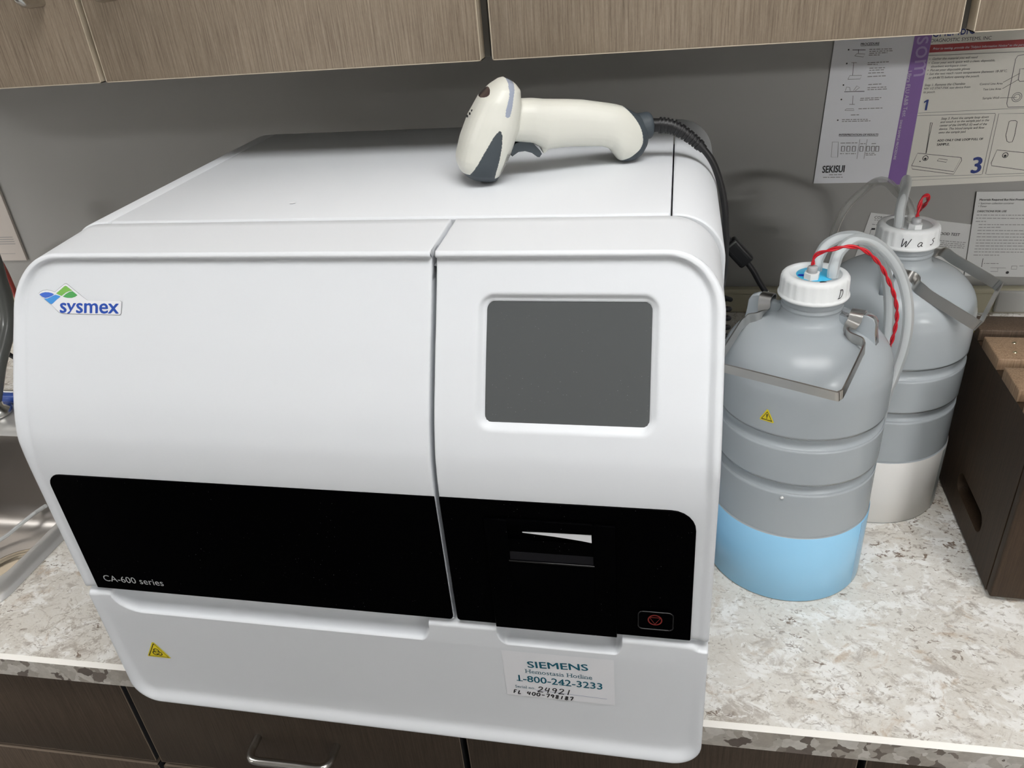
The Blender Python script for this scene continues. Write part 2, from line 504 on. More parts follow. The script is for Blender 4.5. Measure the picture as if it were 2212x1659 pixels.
class Canvas:
    """flat print on a surface: fn(u, v, h) -> point, u right, v up, h off the surface"""
    def __init__(s, mb, fn, step=0.00012):
        s.mb, s.fn, s.h, s.step = mb, fn, step, step
    def up(s): s.h += s.step; return s
    def poly(s, pts, mat):
        s.mb.add([s.fn(u, v, s.h) for u, v in pts], [list(range(len(pts)))], mat, False)
    def rect(s, u0, v0, u1, v1, mat): s.poly([(u0, v0), (u1, v0), (u1, v1), (u0, v1)], mat)
    def circ(s, u, v, r, mat, n=20): s.poly([(u+r*math.cos(2*PI*i/n), v+r*math.sin(2*PI*i/n)) for i in range(n)], mat)
    def line(s, pts, w, mat, closed=False):
        pts = [np.array(p, float) for p in pts]
        if closed: pts = pts+[pts[0], pts[1]]
        L, R = [], []
        for i, p in enumerate(pts):
            a = pts[max(0, i-1)]; b = pts[min(len(pts)-1, i+1)]
            d = b-a; d = d/(np.linalg.norm(d)+1e-12); nn = np.array((-d[1], d[0]))*w/2
            L.append(p+nn); R.append(p-nn)
        P = [[s.fn(*a, s.h), s.fn(*b, s.h)] for a, b in zip(L, R)]
        s.mb.grid(P, mat, smooth=False, flip=True)
    def ring(s, u, v, r, w, mat, a0=0, a1=360, n=28):
        s.line([(u+r*math.cos(math.radians(a0+(a1-a0)*i/n)), v+r*math.sin(math.radians(a0+(a1-a0)*i/n))) for i in range(n+1)], w, mat)
    def text(s, txt, p0, p1, mat, bold=0.0, shear=0.0, hscale=1.0, floor_=-9.0):
        """text whose baseline runs from p0 to p1, fitted to that length"""
        vs, fs = glyphs(txt, 0.0, shear)
        if not len(vs): return
        p0 = np.array(p0, float); p1 = np.array(p1, float)
        x0, x1 = vs[:, 0].min(), vs[:, 0].max()
        d = p1-p0; L = np.linalg.norm(d); e = d/L; nn = np.array((-e[1], e[0])); k = L/(x1-x0)
        for ci, (dx, dy) in enumerate(((0, 0),) if bold <= 0 else ((0, 0), (bold, 0), (-bold, 0), (bold*.5, bold*.6), (-bold*.5, -bold*.6))):
            s.mb.add([s.fn(*(p0+e*(a-x0+dx)*k+nn*(max(b, floor_)+dy)*k*hscale), s.h+.00003*ci) for a, b in vs], fs, mat, False)

# ------------------------------------------------------------------ the room
XL, XR, YB, YF, ZF, ZC = -3.5, 4.3, 0.80, -7.0, -0.90, 1.75
def slab(name, x0, x1, y0, y1, z0, z1, mat):
    return struct(MB().box(x0, x1, y0, y1, z0, z1, mat).build(name))
slab('floor', XL-.1, XR+.1, YF-.1, YB+.1, ZF-.1, ZF, M['floor'])
slab('ceiling', XL-.1, XR+.1, YF-.1, YB+.1, ZC, ZC+.1, M['ceil'])
slab('wall_back', XL-.1, XR+.1, YB, YB+.1, ZF, ZC, M['wall'])
slab('wall_front', XL-.1, XR+.1, YF-.1, YF, ZF, ZC, M['room'])
slab('wall_left', XL-.1, XL, YF, YB, ZF, ZC, M['room'])
slab('wall_right', XR, XR+.1, YF, YB, ZF, ZC, M['room'])

# two added, unseen walls that keep the far lamps off the analyzer's front
slab('wall_blocker_left', -1.78, -1.00, -1.95, -1.85, ZF, ZC, M['room'])
slab('wall_blocker_right', 1.20, 1.78, -1.95, -1.85, ZF, ZC, M['room'])

def ceiling_light(x, y, strength, label):
    t = thing('ceiling_light', label, 'ceiling light', (x, y, ZC-0.03))
    f = MB()
    f.box(x-.61, x+.61, y-.305, y-.285, ZC-.03, ZC-.0005, M['lamp_frame']); f.box(x-.61, x+.61, y+.285, y+.305, ZC-.03, ZC-.0005, M['lamp_frame'])
    f.box(x-.61, x-.59, y-.285, y+.285, ZC-.03, ZC-.0005, M['lamp_frame']); f.box(x+.59, x+.61, y-.285, y+.285, ZC-.03, ZC-.0005, M['lamp_frame'])
    f.build('frame', t)
    key = 'lamp_%g' % strength
    if key not in M: M[key] = emit('lamp_diffuser', (1.0, 0.992, 0.982), strength)
    MB().box(x-.59, x+.59, y-.285, y+.285, ZC-.022, ZC-.01, M[key]).build('diffuser', t)
ceiling_light(0.78, -0.46, LAMP_NEAR, 'recessed ceiling light panel straight above the analyzer counter')
ceiling_light(2.10, -1.70, LAMP_RIGHT, 'recessed ceiling light panel above the aisle at the right')
ceiling_light(-1.75, -0.46, LAMP_NEAR, 'recessed ceiling light panel above the sink end of the counter')
ceiling_light(3.60, -5.2, LAMP_FAR_RIGHT, 'recessed ceiling light panel at the far right of the room')

ceiling_light(-2.75, -3.5, LAMP_FAR, 'recessed ceiling light panel at the far left of the room')

# ------------------------------------------------------------------ counter
CY = 0.0542
SX0, SX1, SY0, SY1 = -0.85, -0.300, 0.124, 0.60       # cut-out for the sink
b = MB()
g = M['granite']
X0, X1, YW = -1.7, 1.95, 0.7995
for (xa, xb, ya, yb) in ((X0, SX0, CY+.0045, YW), (SX1, X1, CY+.0045, YW), (SX0, SX1, CY+.0045, SY0), (SX0, SX1, SY1, YW)):
    b.add([(xa, ya, 0), (xb, ya, 0), (xb, yb, 0), (xa, yb, 0)], [[0, 1, 2, 3]], g, False)
    b.add([(xa, ya, -.0315), (xb, ya, -.0315), (xb, yb, -.0315), (xa, yb, -.0315)], [[3, 2, 1, 0]], g, False)
for p, q in (((SX0, SY0), (SX1, SY0)), ((SX1, SY0), (SX1, SY1)), ((SX1, SY1), (SX0, SY1)), ((SX0, SY1), (SX0, SY0))):
    b.add([(*p, 0), (*q, 0), (*q, -.0315), (*p, -.0315)], [[0, 1, 2, 3]], g, False)
b.add([(X0, CY+.0045, 0), (X0, CY, -.0045), (X1, CY, -.0045), (X1, CY+.0045, 0)], [[0, 1, 2, 3]], M['counter_bevel'], False)
b.add([(X0, CY, -.0045), (X0, CY, -.0315), (X1, CY, -.0315), (X1, CY, -.0045)], [[0, 1, 2, 3]], M['granite_edge'], False)
b.add([(X0, CY, -.0315), (X0, CY+.0045, -.0315), (X1, CY+.0045, -.0315), (X1, CY, -.0315)], [[0, 1, 2, 3]], M['granite_edge'], False)
for xx in (X0, X1):
    b.add([(xx, CY, -.0315), (xx, CY, -.0045), (xx, CY+.0045, 0), (xx, YW, 0), (xx, YW, -.0315)], [[0, 1, 2, 3, 4]], M['granite_edge'], False)
tag(b.build('countertop'), 'cream and grey stone patterned countertop carrying the white analyzer', 'countertop')
tag(MB().box(X0, X1, .782, YW, 0.0002, .100, g, .002).build('backsplash'),
    'low stone patterned backsplash along the back of the countertop', 'backsplash')

t = thing('cable_raceway', 'beige cable raceway running along the wall just above the backsplash', 'raceway', (.1, .79, .1002))
MB().box(X0, X1, .786, .7995, .1002, .1335, M['raceway'], .001).build('channel', t)
MB().box(X0, X1, .7835, .7995, .1337, .1425, M['raceway'], .002).build('cover_lip', t)
MB().box(1.0478, 1.135, .780, .786, .1030, .1400, M['plate'], .003).build('joint_cover', t, label='glossy grey joint cover')

# ------------------------------------------------------------------ upper cabinets
YD, ZD, TD = 0.300, 0.5827, 0.019
def door(parent, x0, x1, z0, z1, y0, mat):
    d = MB(); e = .0009
    d.box(x0+e, x1-e, y0, y0+TD, z0+e, z1-e, mat, .0004, 1)
    for (a, b_, c_, d_) in ((x0, x0+e, z0, z1), (x1-e, x1, z0, z1), (x0, x1, z0, z0+e), (x0, x1, z1-e, z1)):
        d.box(a, b_, y0+.0003, y0+TD, c_, d_, M['edge_band'])
    return d.build('door', parent)
def wire_pull(parent, x, z, y0, half, vertical, r=.0048, out=.031):
    def P(t, o): return (x, y0-o, z+t) if vertical else (x+t, y0-o, z)
    k = .012
    pth = [P(-half, 0), P(-half, out-k), P(-half+k*.3, out-k*.3), P(-half+k, out), P(half-k, out), P(half-k*.3, out-k*.3), P(half, out-k), P(half, 0)]
    pts = []
    for i in range(len(pth)-1):
        pts.append(pth[i])
        if i in (0, 3, 6): pts += [tuple(np.array(pth[i])+(np.array(pth[i+1])-np.array(pth[i]))*f) for f in (.33, .66)]
    pts.append(pth[-1])
    return MB().tube(pts, r, M['chrome'], 14, 4).build('handle', parent)
def upper_cabinet(x0, x1, doors, label):
    t = thing('upper_cabinet', label, 'cabinet', ((x0+x1)/2, .55, ZD))
    MB().box(x0, x1, YD+TD+.002, .7995, ZD+.0006, 1.40, M['carcass'], .0005, 1).build('body', t)
    for (a, b_, hx) in doors:
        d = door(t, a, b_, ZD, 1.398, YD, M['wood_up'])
        if hx is not None: wire_pull(d, hx, .660+.048, YD, .048, True)
    return t
upper_cabinet(-.4300, .3633, [(-.4270, -.0381, -.0745), (-.0318, .3581, .0046)],
              'wood laminate wall cabinet with two doors above the analyzer and the sink')
upper_cabinet(.3636, .7700, [(.3688, .7655, None)], 'wood laminate wall cabinet with one wide door above the barcode scanner and jugs')
upper_cabinet(.7712, 1.1775, [(.7755, 1.1722, None)], 'wood laminate wall cabinet at the right, above the white and red poster')
upper_cabinet(-.8300, -.4312, [(-.8270, -.4350, None)], 'wood laminate wall cabinet at the far left above the sink')

# ------------------------------------------------------------------ base cabinets
YK = .077
def base_cabinet(x0, x1, label, handle=None):
    t = thing('base_cabinet', label, 'cabinet', ((x0+x1)/2, .40, ZF+.0005))
    if x1 < 0:      # the sink bowl hangs inside this one: back, sides and floor only
        b = MB()
        b.box(x0, x0+.016, YK+TD+.003, .7995, ZF+.0005, -.0325, M['carcass']); b.box(x1-.016, x1, YK+TD+.003, .7995, ZF+.0005, -.0325, M['carcass'])
        b.box(x0+.016, x1-.016, .78, .7995, ZF+.0005, -.0325, M['carcass']); b.box(x0+.016, x1-.016, YK+TD+.003, .78, ZF+.0005, ZF+.10, M['carcass'])
        b.box(x0+.016, x1-.016, YK+TD+.003, YK+TD+.010, ZF+.1, -.0325, M['dark_gap'])
        b.build('body', t)
    else:
        MB().box(x0, x1, YK+TD+.003, .7995, ZF+.0005, -.0325, M['dark_gap'], .0005, 1).build('body', t)
    g_ = .0037
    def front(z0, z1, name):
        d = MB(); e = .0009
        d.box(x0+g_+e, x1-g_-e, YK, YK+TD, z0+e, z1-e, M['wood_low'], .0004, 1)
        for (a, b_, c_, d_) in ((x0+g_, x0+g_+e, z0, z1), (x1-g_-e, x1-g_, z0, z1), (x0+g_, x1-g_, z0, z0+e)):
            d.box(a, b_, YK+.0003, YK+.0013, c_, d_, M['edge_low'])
            d.box(a, b_, YK+.0013, YK+TD, c_, d_, M['dark_gap'])  # drawer sides painted black for the shade inside the gaps
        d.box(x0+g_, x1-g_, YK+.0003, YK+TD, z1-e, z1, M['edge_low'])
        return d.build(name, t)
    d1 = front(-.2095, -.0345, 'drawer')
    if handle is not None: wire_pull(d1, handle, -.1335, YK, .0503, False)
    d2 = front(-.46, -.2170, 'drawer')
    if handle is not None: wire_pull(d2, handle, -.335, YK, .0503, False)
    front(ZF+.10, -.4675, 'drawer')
    return t
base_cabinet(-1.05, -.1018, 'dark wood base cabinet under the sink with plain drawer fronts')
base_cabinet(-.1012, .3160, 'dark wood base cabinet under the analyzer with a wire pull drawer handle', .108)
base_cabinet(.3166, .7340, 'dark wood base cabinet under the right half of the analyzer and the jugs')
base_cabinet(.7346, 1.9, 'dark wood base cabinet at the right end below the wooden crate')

# ------------------------------------------------------------------ sink
def loop_rr(x0, x1, y0, y1, r, z, n=8):
    return [(x, y, z) for x, y in rrect(x0, x1, y0, y1, r, n)]
t = thing('sink', 'stainless steel drop-in sink left of the analyzer', 'sink', (-.57, .36, -.19))
ox0, ox1, oy0, oy1 = -.875, -.2845, .104, .611
ix0, ix1, iy0, iy1 = -.835, -.3130, .140, .4900
def L(a, q0, r, z): return loop_rr(ix0+a, ix1-a, iy0+a, iy1-a, r, z)
o_ = np.array(loop_rr(ox0, ox1, oy0, oy1, .045, .0004)); i_ = np.array(L(.001, 0, .05, .0030))
rim = []
for t_ in np.linspace(0, 1, 13):
    q_ = o_+(i_-o_)*t_
    q_[:, 2] += .0095*math.sqrt(max(0, 1-(2*t_-1)**2))
    rim.append([tuple(v) for v in q_])
MB().grid(np.array(rim), M['sink_rim'], wrap=True).build('rim', t)
bas = [L(.001, 0, .05, .0030), L(.004, 0, .05, -.012), L(.010, 0, .055, -.130), L(.016, 0, .06, -.158), L(.032, 0, .06, -.1735), L(.055, 0, .05, -.1765), L(.12, 0, .02, -.1785)]
bb = MB().grid(np.array(bas), M['sink'], wrap=True)
bb.add(bas[-1], [list(range(len(bas[-1])))], M['sink'], True)
bb.build('bowl', t)
DX, DY = -.522, .346
MB().lathe([(.064, -.1783), (.0630, -.1755), (.058, -.1745), (.0545, -.1768), (.052, -.1765), (.0495, -.1742), (.047, -.1765), (.040, -.1778), (.012, -.1780)], DX, DY, M['drain'], 64).build('drain', t)

def hose(name, pts, r, mat, label, cat='hose'):
    return tag(MB().tube(pts, r, mat, 14, 8).build(name), label, cat)
hose('sink_tubing', [(-.70, .300, -.1725), (-.650, .350, -.1725), (-.6022, .4135, -.1665), (-.5823, .4430, -.157), (-.5606, .4620, -.144), (-.5347, .4660, -.129)], .0035, M['tube'],
     'thin clear tubing lying in the stainless sink', 'tubing')
tf = thing('faucet', 'grey faucet hose rising from the sink deck at the far left', 'faucet', (-.63, .555, .0088))
MB().lathe([(.024, .0130), (.024, .0230), (.014, .028), (.0125, .06)], -.63, .543, M['chrome'], 32).build('base', tf)
MB().tube([(-.63, .543, .034), (-.612, .572, .10), (-.596, .612, .165), (-.588, .620, .235), (-.584, .620, .30), (-.600, .600, .36), (-.63, .56, .38), (-.67, .50, .33), (-.68, .47, .27)], .0125, M['hose_grey'], 16, 8).build('hose', tf)
hose('red_tube', [(-.655, .70, .012), (-.632, .675, .08), (-.606, .640, .165), (-.598, .640, .215), (-.6095, .64, .255), (-.65, .68, .28), (-.70, .75, .20), (-.72, .765, .02)], .0045, M['hose_red'],
     'dark red rubber tube hanging behind the grey faucet hose', 'tube')
hose('black_hose', [(-.72, .665, .16), (-.675, .64, .126), (-.6452, .62, .1055), (-.6276, .62, .085), (-.56, .618, .045), (-.45, .62, .0075), (-.40, .62, .0075)], .0042, M['cord'],
     'thin black hose crossing behind the sink toward the analyzer', 'hose')
tb = thing('sink_spray', 'blue banded steel bar lying across the back deck of the sink', 'spray head', (-.68, .585, .0088))
MB().tube([(-.86, .5850, .0195), (-.78, .5850, .0195), (-.70, .5850, .0195), (-.56, .5850, .0195)], .0105, M['hose_blue'], 16, 1).build('grip', tb)
MB().tube([(-.86, .6030, .0190), (-.78, .6030, .0190), (-.70, .6030, .0190), (-.56, .6030, .0190)], .0075, M['chrome'], 16, 1).build('pipe', tb)

# ------------------------------------------------------------------ the analyzer
TH = -0.0177
FR = Matrix.Rotation(TH, 4, 'Z')
Wm, RC, ZT = 0.568, 0.040, 0.4866
_b = FR @ Vector((Wm/2, .245, 0))
AN = thing('analyzer', 'large white benchtop blood analyzer with black front panel and grey screen', 'laboratory analyzer', tuple(_b), TH)
Wt = M['white']
_fz = np.array([0.0, .300, .318, .330, .342, .3517, .3685, .3827, .4028, .4229, .4394, .4691, .4847, .50])
_fy = np.array([0.0, .0, .0, .0002, .0007, .0019, .0076, .0140, .0247, .0357, .0452, .0615, .0690, .0765])
def F(z):
    """front profile of the analyzer: y of the rim at height z"""
    i = int(np.clip(np.searchsorted(_fz, z)-1, 0, len(_fz)-2))
    def sl(k):
        if k <= 0 or k >= len(_fz)-1: return 0.0 if k <= 0 else .48
        return (_fy[k+1]-_fy[k-1])/(_fz[k+1]-_fz[k-1])
    hh = _fz[i+1]-_fz[i]; t = (z-_fz[i])/hh
    return ((2*t**3-3*t*t+1)*_fy[i]+(t**3-2*t*t+t)*hh*sl(i)+(-2*t**3+3*t*t)*_fy[i+1]+(t**3-t*t)*hh*sl(i+1))
def sst(a, b, x):
    t = min(1.0, max(0.0, (x-a)/(b-a))); return t*t*(3-2*t)
def fil(d, r): return 0.0 if d >= r else r-math.sqrt(max(0.0, r*r-(r-d)**2))
def rrsdf(x, z, x0, x1, z0, z1, r):
    qx = abs(x-(x0+x1)/2)-(x1-x0)/2+r; qz = abs(z-(z0+z1)/2)-(z1-z0)/2+r
    return math.hypot(max(qx, 0), max(qz, 0))+min(max(qx, qz), 0)-r
SO = (.3922, .5248, .3688, .4586, .0125)     # recess around the screen
SI = (.3988, .5189, .3725, .4514, .0055)     # the screen itself
REC = .0052
def panel(x, z, xo):
    """(y, distance) of a cover's front at x, z; xo = distance from the rounded side"""
    if xo < RC and z > ZT-RC: d = RC-math.hypot(RC-xo, z-(ZT-RC))
    else: d = min(xo, ZT-z)
    kz = 1.0 if ZT-z < xo else 0.0
    if xo < RC and z > ZT-RC: kz = ((z-ZT+RC)/(math.hypot(RC-xo, z-ZT+RC)+1e-9))**2
    y = F(z)+fil(d, .0028-.0010*kz)
    w_ = sst(.315, .362, z)
    y += REC*sst(.0042-.0010*kz, .0105-.0040*kz, d)*w_+.0018*sst(.0030, .0090, xo)*(1-w_)
    return y
EDG = [0, .0003, .0009, .0018, .003, .0045, .0055, .0065, .0075, .0085, .0095, .0105, .012, .015, .020]
ZB = .1840
def cover(xs, right, name, label=None):
    """xs = x of the seam"""
    zs = [ZB, ZB+.0004, ZB+.001, ZB+.002]+list(np.arange(.190, .31, .02))+list(np.arange(.312, .3655, .0045))
    zs += list(np.arange(.366, .4625, .0011 if right else .005))+[ZT-e for e in EDG[::-1]]
    full = (Wm-xs) if right else xs
    P = []
    for z in zs:
        inset = 0.0
        if z > ZT-RC: inset = RC-math.sqrt(max(0.0, RC*RC-(z-(ZT-RC))**2))
        span = full-inset
        if right:
            us = EDG+list(np.arange(.024, .0425, .004))
            lo, hi = Wm-.5270, Wm-.3900
            us += list(np.arange(lo, hi, .0011))+list(np.arange(hi+.003, full-.006, .0055))
        else:
            us = EDG+list(np.linspace(.028, full-.006, 40))
        us += [full-.003, full-.0016, full-.0008, full-.0003, full]
        us = np.array(us); 
        if inset: us = us*(span/full)+0.0
        row = []
        for u in us:
            xo = inset+u
            x = Wm-xo if right else xo
            y = panel(x, z, xo)+fil(max(0.0, full-xo), .0016)+fil(z-ZB, .0025)
            if right:
                y += .0042*sst(0.0, .0062, -rrsdf(x, z, *SO))+.0020*sst(-.0002, .0008, -rrsdf(x, z, *SI))
            row.append((x, y, z))
        P.append(row)
    m = MB(FR)
    m.grid(P, Wt, flip=right)
    # shell: side, rounded corner and top strip, running back to the lid seam
    path = [(0.0, z) for z in list(np.arange(ZB, .44, .01))]+[(RC-RC*math.cos(a), ZT-RC+RC*math.sin(a)) for a in np.linspace(0, PI/2, 14)]
    path += [(x, ZT) for x in np.linspace(RC+.01, full-.002, 8)]+[(full-.0006, ZT-.0003), (full, ZT-.0010), (full, ZT-.0075), (full, ZT-.022)]
    Q = []
    for xo, z in path:
        x = Wm-xo if right else xo
        y0 = F(z)+.0018+.0010*sst(.03, .012, xo)
        if xo == full and z < ZT-.002: y0 = F(z)+REC+.0020
        row = []
        for t_ in (0, .15, .35, .6, .85, .985, 1.0):
            y = y0+(.1343-y0)*t_
            zz = z+.0034*t_*sst(.40, .486, z)-(.0008 if t_ == 1.0 and z > .44 else 0)
            row.append((x, y, zz))
        Q.append(row)
    m.grid(Q, Wt, flip=not right)
    # wall of the cover along the seam
    sw = [[(xs, panel(xs, z, full)+.0016, z), (xs, panel(xs, z, full)+.022, z)] for z in np.linspace(ZB, ZT, 50)]
    m.grid(sw, Wt, flip=right)
    # underside
    m.grid([[(x, .0022, ZB), (x, .045, ZB)] for x in ((xs, Wm) if right else (0, xs))], Wt)
    return m.build(name, AN, label=label)
COV_L = cover(.3576, False, 'left_cover')
COV_R = cover(.3612, True, 'right_cover')
# what one sees in the seam between the covers
m = MB(FR)
m.grid([[(.350, panel(.30, z, .3)+.016, z), (.369, panel(.30, z, .3)+.016, z)] for z in np.linspace(.17, .472, 40)], M['white_gap'])
m.grid([[(.350, y, .4735), (.369, y, .4735)] for y in (.075, .100, .139)], M['white_gap'])
m.build('seam_backing', AN)

# rear body, lid, side cover
def arch(x0, x1, left, right_, zt, y0, y1, r=.038, zlow=.03, mat=Wt, name='body', bev=.0015):
    def path(i):
        p = []
        if left:
            p += [(x0+i, zlow), (x0+i, zt-r)]+[(x0+r-(r-i)*math.cos(a), zt-r+(r-i)*math.sin(a)) for a in np.linspace(0, PI/2, 14)[1:]]
        else: p += [(x0+i*.6, zlow), (x0+i*.6, zt-i-.0006), (x0+i*.6+.0008, zt-i)]
        if right_:
            p += [(x1-r+(r-i)*math.sin(a), zt-r+(r-i)*math.cos(a)) for a in np.linspace(0, PI/2, 14)]+[(x1-i, zlow)]
        else: p += [(x1-i*.6-.0008, zt-i), (x1-i*.6, zt-i-.0006), (x1-i*.6, zlow)]
        return p
    m = MB(FR); P = []
    for y, i in ((y0, bev), (y0+bev*.4, bev*.25), (y0+bev, 0), ((y0+y1)/2, 0), (y1-.008, 0), (y1-.003, .002), (y1, .007)):
        P.append([(a, y, c_) for a, c_ in path(i)])
    m.grid(P, mat)
    m.add(P[0], [list(range(len(P[0])))[::-1]], mat, False); m.add(P[-1], [list(range(len(P[-1])))], mat, False)
    return m.build(name, AN)
arch(-.0010, .0448, True, False, .4903, .1366, .4735, name='body')
arch(.5302, .5712, False, True, .4903, .1366, .4735, name='side_cover')
arch(.0458, .5288, False, False, .4906, .1372, .4735, name='lid', bev=.0024, zlow=.462)
MB(FR).box(.0430, .5310, .150, .466, .03, .4630, M['white_gap']).box(.005, .563, .030, .1345, .165, .330, M['white_gap']).box(.010, .558, .085, .1345, .330, .46, M['white_gap']).build('frame', AN)

# lower front panel with its two finger pockets
ZL, PT = .0250, .1755
def ztop(x):
    """lip of the panel's upper edge: it dips into the two finger pockets"""
    def dip(x, xa, xb, ra, rb, dep):
        if x <= xa or x >= xb: return 0.0
        k = 1.0
        if x < xa+ra: k = math.sqrt(max(0, 1-((xa+ra-x)/ra)**2))
        if x > xb-rb: k = min(k, math.sqrt(max(0, 1-((x-xb+rb)/rb)**2)))
        return dep*k
    z = PT-dip(x, .0245, .3345, .030, .010, .0195)-dip(x, .3945, .4995, .009, .007, .0150)
    if x < .0245: z -= .0012*sst(.0245, .004, x)
    if x > .552: z -= .0030*sst(.552, .562, x)
    return z
def prec(z): return .0048-.0040*min(1.0, max(0.0, (z-.05)/.105))
def lower_y(x, z):
    RB = .027
    xo = min(x, Wm-x)
    if xo < RB and z < ZL+RB: d = RB-math.hypot(RB-xo, ZL+RB-z)
    else: d = min(xo, z-ZL)
    y = fil(max(d, 0), .0016)
    k_ = sst(.0, .035, xo) if z < ZL+.05 else 0.0
    y += prec(z)*sst(.0022-.001*k_, .0125+.004*k_, d)
    zt_ = ztop(x); t = z-zt_
    kp = sst(.0015, .0060, PT-zt_)          # 1 in a pocket, 0 on the plain lip
    yl_ = yp_ = 0.0
    if t > -.0015:
        u = min(t+.0015, .0048); yl_ = .0050-math.sqrt(max(0, .0050**2-u*u))
        if t > .0033: yl_ += (.0175-.0036)*sst(.0033, .0050, t)
    if t > -.0006:
        q = min(1.0, (t+.0006)/.0130)
        yp_ = .0175*math.sqrt(max(0.0, 1-(1-q)**2.2))*min(1.0, .25+q*14)
    y += yl_*(1-kp)+yp_*kp
    return y
zs = [ZL+e for e in (0, .0003, .0009, .0018, .003, .0045, .006, .0075, .009, .0105, .0125, .016, .020, .024, .027)]+list(np.arange(.060, .152, .010))+list(np.arange(.1530, .1950, .0006))
xs0 = [0, .0003, .0009, .0018, .003, .0045, .006, .0075, .009, .0105, .0125, .016]
def sgrid(lo, hi, st): return list(np.arange(lo, hi, st))
xs_ = xs0+sgrid(.019, .056, .0010)+sgrid(.062, .320, .012)+sgrid(.3235, .3365, .0005)+sgrid(.341, .391, .008)+sgrid(.3935, .4050, .0005)+sgrid(.410, .489, .008)+sgrid(.4915, .5010, .0005)+sgrid(.506, .549, .008)+[Wm-v for v in xs0[::-1]]
P = []
for z in zs:
    RB = .027; ins = 0.0
    if z < ZL+RB: ins = RB-math.sqrt(max(0.0, RB*RB-(ZL+RB-z)**2))
    row = []
    for x in xs_:
        xx = ins+x*(Wm-2*ins)/Wm
        row.append((xx, lower_y(xx, z), z))
    P.append(row)
m = MB(FR)
m.grid(P, Wt)
side = [(0, z) for z in np.arange(.192, .052, -.01)]+[(.027-.027*math.cos(a), .052-.027*math.sin(a)) for a in np.linspace(0, PI/2, 10)]
side += [(x, ZL) for x in np.linspace(.05, Wm-.05, 6)]+[(Wm-.027+.027*math.sin(a), .052-.027*math.cos(a)) for a in np.linspace(0, PI/2, 10)]+[(Wm, z) for z in np.arange(.06, .200, .01)]
m.grid([[(x, .0040+(.0175 if z > .172 else 0), z), (x, .110, z)] for x, z in side], Wt, flip=False)
m.build('lower_panel', AN)
MB(FR).box(.004, Wm-.004, .10, .465, .020, .165, M['white']).build('base', AN)
for fx in (.05, Wm-.05):
    for fy in (.115, .43):
        MB(FR).lathe([(.0, 0.0003), (.018, .0003), (.018, .0200), (0, .0200)], fx, fy, M['cord'], 24).build('foot', AN)

# black front panels
def slab_front(poly, name, parent, y0=.005, y1=.0004, bev=.0006, mat=None):
    mat = mat or M['black']
    m = MB(FR); n = len(poly)
    c0 = np.mean(poly, axis=0)
    A = np.array(poly)
    def inset(k):
        out = []
        for i in range(n):
            a, b_, c_ = A[i-1], A[i], A[(i+1) % n]
            e1 = (b_-a)/(np.linalg.norm(b_-a)+1e-12); e2 = (c_-b_)/(np.linalg.norm(c_-b_)+1e-12)
            nn = np.array((-(e1[1]+e2[1]), e1[0]+e2[0])); nn /= np.linalg.norm(nn)+1e-12
            out.append(b_+nn*k)
        return np.array(out)
    rings = [[(p[0], y0, p[1]) for p in A], [(p[0], y1+bev, p[1]) for p in A], [(p[0], y1+bev*.3, p[1]) for p in inset(bev*.3)], [(p[0], y1, p[1]) for p in inset(bev)]]
    m.grid(rings, mat, wrap=True, flip=True)
    m.add(rings[-1], [list(range(n))], mat, False)
    return m.build(name, parent)
BZ0, BZ1 = .1844, .3152
BP_L = slab_front(rrect(.0136, .3574, BZ0, BZ1, (.001, .003, .0012, .0125)), 'black_panel', COV_L)
BP_R = slab_front(rrect(.3614, .5536, BZ0, BZ1, (.003, .001, .0180, .0012)), 'black_panel', COV_R)
# paper flap of the printer, with its slot
FX0, FX1, FZ0, FZ1 = .3955, .4956, .1838, .2995
HX0, HX1, HZ0, HZ1 = .4135, .4785, .2598, .2905
FL = thing_part = None
m = MB(FR)
yf = -.0026
mB = M['black']
m.box(FX0, HX0, yf, .0, FZ0, FZ1, mB, .0005); m.box(HX1, FX1, yf, .0, FZ0, FZ1, mB, .0005)
m.box(HX0-.0002, HX1+.0002, yf, .0, FZ0, HZ0, mB, .0005); m.box(HX0-.0002, HX1+.0002, yf, .0, HZ1, FZ1+.0006, mB, .0005)
m.grid([[(HX0, yf+.0003, HZ0+.0004), (HX1, yf+.0003, HZ0+.0004)], [(HX0, -.0016, .2680), (HX1, -.0016, .2680)]], M['black_slot'])
m.grid([[(HX0, -.0016, .2680), (HX1, -.0016, .2680)], [(HX0, -.0022, .2780), (HX1, -.0022, .2780)], [(HX0, -.0024, .2812), (HX1, -.0024, .2812)]], mB)
m.box(HX0-.001, HX1+.001, yf-.0007, yf+.0003, HZ0-.0012, HZ0+.0002, M['black_trim'], .0003)
FLAP = m.build('printer_flap', AN)
MB(FR).prism([(.4440, .2893), (.4776, .2898), (.4776, .2822), (.4700, .2836), (.4590, .2850), (.4480, .2862), (.4250, .2880), (.4250, .2887)], -.0021, -.0017, M['label_white']).build('paper_strip', FLAP, label='torn white paper edge in the slot')
# stop button
m = MB(FR)
m.prism(rrect(.5126, .5396, .1960, .2150, .0035, 5), -.0016, -.001, mB)
fr_ = rrect(.5126, .5396, .1960, .2150, .0035, 5); fr_ = fr_+[fr_[0]]
m.tube([(a, -.0016, c_) for a, c_ in fr_], .00055, M['black_trim'], 8, 1, caps=False)
cv = Canvas(m, lambda u, v, h: (u, -.0017-h, v))
cv.ring(.5256, .2066, .0052, .0010, M['red_print']); cv.up()
cv.line([(.5212, .2094), (.5300, .2094), (.5256, .2022)], .0009, M['red_print'], closed=True)
m.build('stop_button', BP_R)
# model name
m = MB(FR)
cv = Canvas(m, lambda u, v, h: (u, .0002-h, v))
cv.text('CA-600 series', (.0252, .1943), (.0868, .1943), M['print_grey'])
m.build('model_lettering', BP_L)
